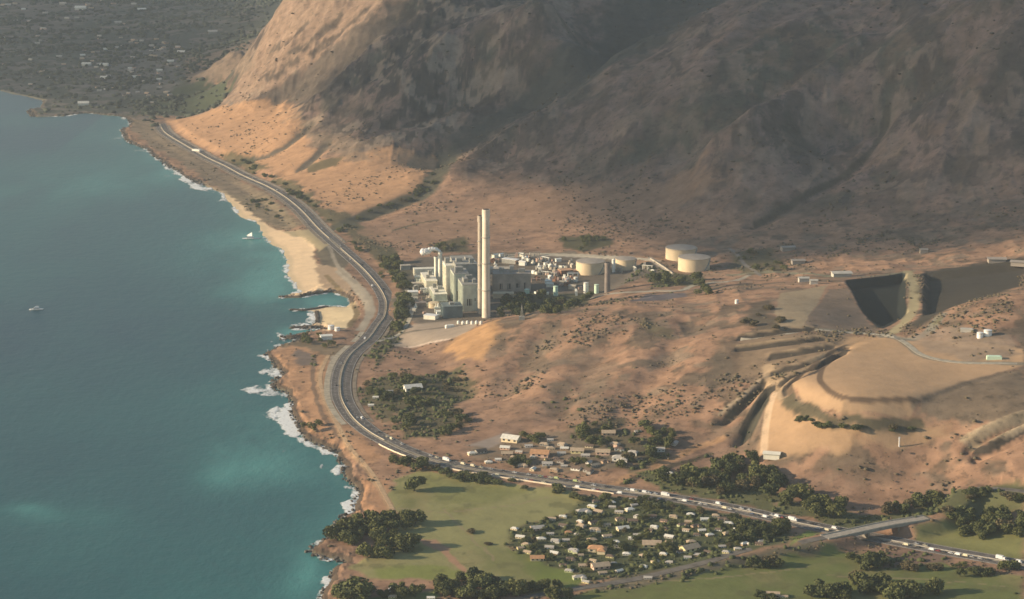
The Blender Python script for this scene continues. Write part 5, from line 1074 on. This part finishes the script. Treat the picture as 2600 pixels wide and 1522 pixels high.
T([(862,1338),(900,1320),(960,1330),(1010,1318),(1065,1330),(1070,1368),(1035,1400),(990,1425),(930,1430),(870,1400),(845,1372)], 40, (9, 14), 'leaf_green', 'of the seaside headland grove', adj='olive green', minsep=.55)
T([(990,1172),(1080,1178),(1080,1196),(1000,1188)], 7, (7, 10), 'leaf_dark', 'at the top left corner of the green field', minsep=.6)
T([(1085,1190),(1250,1215),(1400,1235),(1500,1258),(1480,1275),(1340,1245),(1200,1228),(1085,1205)], 22, (3.5, 6), 'leaf_dark', 'in the hedge below the highway barrier', 'bush', aspect=1.6)
T([(1075,1500),(1130,1480),(1200,1470),(1280,1478),(1340,1500),(1345,1522),(1080,1524)], 24, (8, 12), 'leaf_dark', 'of the dark grove at the bottom of the green field', minsep=.6)
T([(960,1505),(1075,1490),(1080,1524),(960,1524)], 8, (6, 9), 'leaf_dark', 'around the bottom left houses', minsep=.6)
T([(1350,1495),(1460,1488),(1480,1524),(1350,1524)], 7, (6, 9), 'leaf_dark', 'at the bottom beside the end of the side road')
T(NPOLY, 84, (3.5, 6.5), 'leaf_dark', 'between the houses of the lower neighbourhood', minsep=.75)
T([(1880,1340),(1990,1345),(1995,1378),(1930,1395),(1860,1390)], 14, (9, 12), 'leaf_dark', 'of the dense clump at the right tip of the neighbourhood', minsep=.55)
T([(1530,1262),(1640,1272),(1780,1300),(1900,1325),(1900,1335),(1640,1290),(1530,1275)], 14, (5, 8), 'leaf_dark', 'in the line between highway and neighbourhood')
T([(1670,1222),(1720,1195),(1800,1215),(1850,1170),(1950,1180),(2000,1230),(1990,1262),(1880,1265),(1760,1245)], 38, (9, 13.5), 'leaf_dark', 'of the big dark grove above the highway', minsep=.5)
T([(2005,1250),(2100,1280),(2190,1300),(2170,1330),(2060,1312),(1990,1280)], 14, (9, 14), 'leaf_green', 'on the bank left above the overpass', minsep=.6)
T([(2350,1312),(2420,1300),(2600,1310),(2640,1370),(2500,1372),(2400,1352)], 24, (9, 13), 'leaf_dark', 'of the green wood right of the overpass', minsep=.55)
T([(2230,1312),(2330,1300),(2400,1285),(2420,1262),(2330,1275),(2260,1300)], 10, (7, 11), 'leaf_dark', 'behind the overpass')
T([(2430,1245),(2640,1255),(2640,1275),(2430,1270)], 10, (5, 7), 'leaf_dark', 'in the hedge at the right edge', 'bush', aspect=1.6)
T([(2150,1412),(2240,1405),(2250,1445),(2150,1450)], 8, (8, 12), 'leaf_dark', 'of the clump just below the overpass', minsep=.55)
T([(2400,1435),(2580,1445),(2570,1470),(2410,1466)], 10, (5, 8), 'leaf_dark', 'of the dark clump at the lower right roadside', minsep=.6)
T([(2290,1440),(2400,1445),(2390,1452),(2290,1450)], 4, (5, 7), 'leaf_dry', 'on the brown bank below the highway', 'bush', 'brown', aspect=1.5)
T([(1885,1425),(1960,1430),(1990,1445),(1890,1455)], 4, (8, 11), 'leaf_dark', 'beside the side road embankment')
T([(2060,1500),(2150,1478),(2260,1490),(2380,1505),(2400,1524),(2060,1524)], 18, (9, 13), 'leaf_dark', 'of the dark grove at the bottom right', minsep=.55)
T([(1900,1518),(1960,1505),(2040,1520),(1950,1524)], 4, (4, 6), 'leaf_dark', 'near the bottom tan house', 'bush')
T([(930,975),(1000,955),(1070,960),(1080,1010),(1200,1075),(1150,1105),(1060,1110),(970,1060),(925,1020)], 36, (6, 10), 'leaf_dark', 'of the green patch inside the highway bend', minsep=.6)
T([(1110,950),(1200,940),(1200,1000),(1120,1010)], 10, (3, 5), 'leaf_dry', 'on the slope right of the green patch', 'bush', 'dull', aspect=1.6)
T([(1290,1165),(1345,1162),(1345,1186),(1290,1188)], 6, (6, 8), 'leaf_dark', 'of the dark square village grove', minsep=.6)
T([(1310,1100),(1390,1108),(1400,1130),(1330,1135)], 7, (6, 8), 'leaf_dark', 'at the top of the village', minsep=.6)
T([(1450,1090),(1540,1075),(1620,1085),(1720,1090),(1700,1140),(1640,1190),(1560,1200),(1590,1150),(1480,1125)], 30, (6, 9), 'leaf_dark', 'scattered over the right half of the village', minsep=.7)
T([(1420,1170),(1530,1165),(1540,1190),(1420,1195)], 6, (4, 6), 'leaf_dark', 'low in the village near the parking strip')
T([(965,650),(1010,655),(1020,700),(1045,790),(1030,830),(1000,850),(1000,780),(985,710)], 34, (9, 13), 'leaf_dark', 'screening the seaward side of the plant', minsep=.6)
T([(960,690),(985,720),(1005,790),(985,830),(990,770)], 10, (5, 7), 'leaf_green', 'in the bright roadside strip beside the plant', adj='light green')
T([(1262,760),(1400,760),(1500,758),(1480,785),(1400,805),(1265,806)], 34, (8, 12), 'leaf_dark', 'along the near edge of the plant', minsep=.6)
T([(1650,712),(1710,705),(1790,712),(1780,728),(1660,730)], 12, (8, 11), 'leaf_dark', 'of the clump below the large tanks', minsep=.6)
T([(1750,752),(1800,745),(1800,752)], 3, (8, 11), 'leaf_dark', 'at the end of the curved cutting')
T([(1090,630),(1190,618),(1190,640),(1090,645)], 6, (7, 10), 'leaf_dark', 'behind the steam plume'); T([(1425,605),(1530,602),(1550,625),(1480,640),(1430,632)], 9, (6, 9), 'leaf_dark', 'on the slope behind the tank farm')
T([(1860,640),(1990,650),(1990,700),(1880,700)], 12, (5, 8), 'leaf_dark', 'on the dark slope right of the large tanks')
T([(2010,1062),(2100,1078),(2250,1088),(2320,1090),(2320,1100),(2200,1100),(2080,1088),(2005,1070)], 14, (3, 6), 'leaf_dark', 'along the bench below the landfill', 'bush', 'dark', aspect=1.5)
T([(1130,405),(1100,480),(1010,528),(930,560),(880,580),(870,570),(990,510),(1080,460)], 22, (4, 7), 'leaf_dark', 'in the dark gully that comes down behind the highway', 'bush', 'dark', aspect=1.5)
T([(560,395),(640,415),(700,450),(770,495),(840,560),(900,620),(950,650),(920,650),(830,570),(740,500),(640,440),(570,410)], 30, (4, 7), 'leaf_dark', 'beside the coast highway under the fan', 'bush', 'dull green', aspect=1.5)
T([(600,500),(680,510),(760,560),(740,575),(660,555)], 12, (3, 5), 'leaf_dark', 'between highway and sandy beach', 'bush', 'dull green', aspect=1.6)
T([(735,862),(800,850),(860,870),(850,885),(760,882)], 12, (5, 8), 'leaf_dark', 'south of the turquoise channel', minsep=.6)
T([(772,1085),(800,1072),(815,1090),(790,1100)], 3, (6, 8), 'leaf_dark', 'on the rocky red headland')
T([(1890,800),(1960,770),(1990,830),(1900,850)], 8, (4, 6), 'leaf_dry', 'in the dark hollow left of the lined pit', 'bush', 'brown', aspect=1.6)

TREES.sort(key=lambda q: -q[1] * q[2] / mpp(q[0]) ** 2)
for q in TREES[:295]: tree_now(*q)
small = {}
for q in TREES[295:]: small.setdefault(q[3], []).append(q)
for lk, L_ in small.items():
    co = []; rs = np.random.RandomState(9); base_ = [crown_mesh(60 + k, 7, 420) for k in range(3)]; bc = []
    for me_ in base_: c = np.zeros(len(me_.vertices) * 3, np.float32); me_.vertices.foreach_get('co', c); bc.append(c.reshape(-1, 3)); 
    for (p, h_, wd_, _, _, _) in L_:
        c = bc[rs.randint(3)]; a_ = rs.uniform(0, 6.28); R_ = np.array(((math.cos(a_), -math.sin(a_), 0), (math.sin(a_), math.cos(a_), 0), (0, 0, 1))); co.append((c @ R_.T) * np.array((wd_, wd_, h_)) + np.array(p))
    co = np.concatenate(co); me = bpy.data.meshes.new('small_trees'); me.vertices.add(len(co)); me.vertices.foreach_set('co', co.astype(np.float32).ravel()); nf = len(co) // 4
    me.loops.add(nf * 4); me.loops.foreach_set('vertex_index', np.arange(nf * 4, dtype=np.int32)); me.polygons.add(nf); me.polygons.foreach_set('loop_start', np.arange(0, nf * 4, 4, dtype=np.int32)); me.update(calc_edges=True); tag(link_mesh('small_trees', me, M[lk]), kind='stuff')

# ------------------------------------------------------------------ scrub: uncounted ground cover over hills and mountain, and the woods of the far plain
ico_v = []; gphi = (1 + 5 ** .5) / 2
for a_, b_ in ((1, gphi), (-1, gphi), (1, -gphi), (-1, -gphi)): ico_v += [(0, a_, b_), (a_, b_, 0), (b_, 0, a_)]
ico_v = np.array(ico_v) / math.sqrt(1 + gphi * gphi)
from itertools import combinations
ico_f = [c for c in combinations(range(12), 3) if all(abs(np.linalg.norm(ico_v[c[i]] - ico_v[c[j]]) - 1.0515) < .02 for i, j in ((0, 1), (1, 2), (0, 2)))]
ico_f = np.array([c if np.dot(np.cross(ico_v[c[1]] - ico_v[c[0]], ico_v[c[2]] - ico_v[c[0]]), ico_v[c[0]]) > 0 else (c[0], c[2], c[1]) for c in ico_f])
def scatter(name, n_, weight, smin, smax, mt, seed, flat=.6, px_box=None):
    rs = np.random.RandomState(seed); w_ = weight.ravel() ; cdf = np.cumsum(w_); cdf /= cdf[-1]; idx = np.searchsorted(cdf, rs.rand(n_)); x = GX.ravel()[idx] + rs.uniform(-3, 3, n_); y = GY.ravel()[idx] + rs.uniform(-6, 6, n_); z = H.ravel()[idx]
    s_ = smin + (smax - smin) * rs.rand(n_) ** 2.2; V_ = ico_v[None] * (1 + rs.uniform(-.35, .35, (n_, 12, 1))) * s_[:, None, None] * np.array((1, 1, flat)) * (1 + rs.uniform(-.3, .5, (n_, 1, 3)) * np.array((1, 1, .3))); V_ += np.stack([x, y, z + s_ * .2], -1)[:, None, :]
    F_ = (ico_f[None] + (np.arange(n_) * 12)[:, None, None]).reshape(-1, 3).astype(np.int32); me = bpy.data.meshes.new(name); me.vertices.add(n_ * 12); me.vertices.foreach_set('co', V_.astype(np.float32).ravel())
    me.loops.add(F_.size); me.loops.foreach_set('vertex_index', F_.ravel()); me.polygons.add(len(F_)); me.polygons.foreach_set('loop_start', np.arange(0, F_.size, 3, dtype=np.int32)); me.update(calc_edges=True); return tag(link_mesh(name, me, mt), kind='stuff')
area = RR ** 2 / 1e7
d_plain = np.full(GX.shape, 999.0); bsel = near_box(med, 30); dd_, _ = seg_dist(GX[bsel], GY[bsel], med); d_plain[bsel] = dd_; bsel = near_box(old, 15); dd_, _ = seg_dist(GX[bsel], GY[bsel], old); d_plain[bsel] = np.minimum(d_plain[bsel], np.where(dd_ < 7, dd_, 999))
land = (SD > 8) * (d_plain > 17) * (yd > 3)
dark = COL.sum(-1)
M['leaf_scrub'] = surf('leaf_scrub', (.17, .128, .082), .25, .02, col2=(.12, .105, .062)); M['leaf_far'] = surf('leaf_far', (.050, .060, .042), .35, .01)
patch = sstep(-.05, .5, fbm(GX, GY, 130, 4, 401) + .4 * n3)
scatter('scrub', 8000, land * area * hillm * (.02 + patch ** 3) * (RC > .2) * (dark < .85) , .5, 2.4, M['leaf_scrub'], 1)
scatter('scrub', 12000, land * area * mount * (.04 + patch ** 2) * (RC > .25), .9, 3.6, surf('leaf_mountain', (.085, .068, .045), .3, .02), 2)
flatm = land * (1 - hillm) * (1 - mount) * (GY < 4700)
scatter('scrub', 6000, flatm * area * (.05 + patch) * (RC > .3), .7, 2.4, M['leaf_scrub'], 3)
scatter('scrub', 3000, flatm * area * (dark < .42) * (GY < 3200) * (RC > .12), .8, 3.2, M['leaf_dark'], 4, .8)
scatter('far_woods', 16000, (SD > 15) * area * fm * (.15 + patch) * (dark < .6), 3, 9, M['leaf_far'], 5, .7)
# low reeds and weeds on the greens
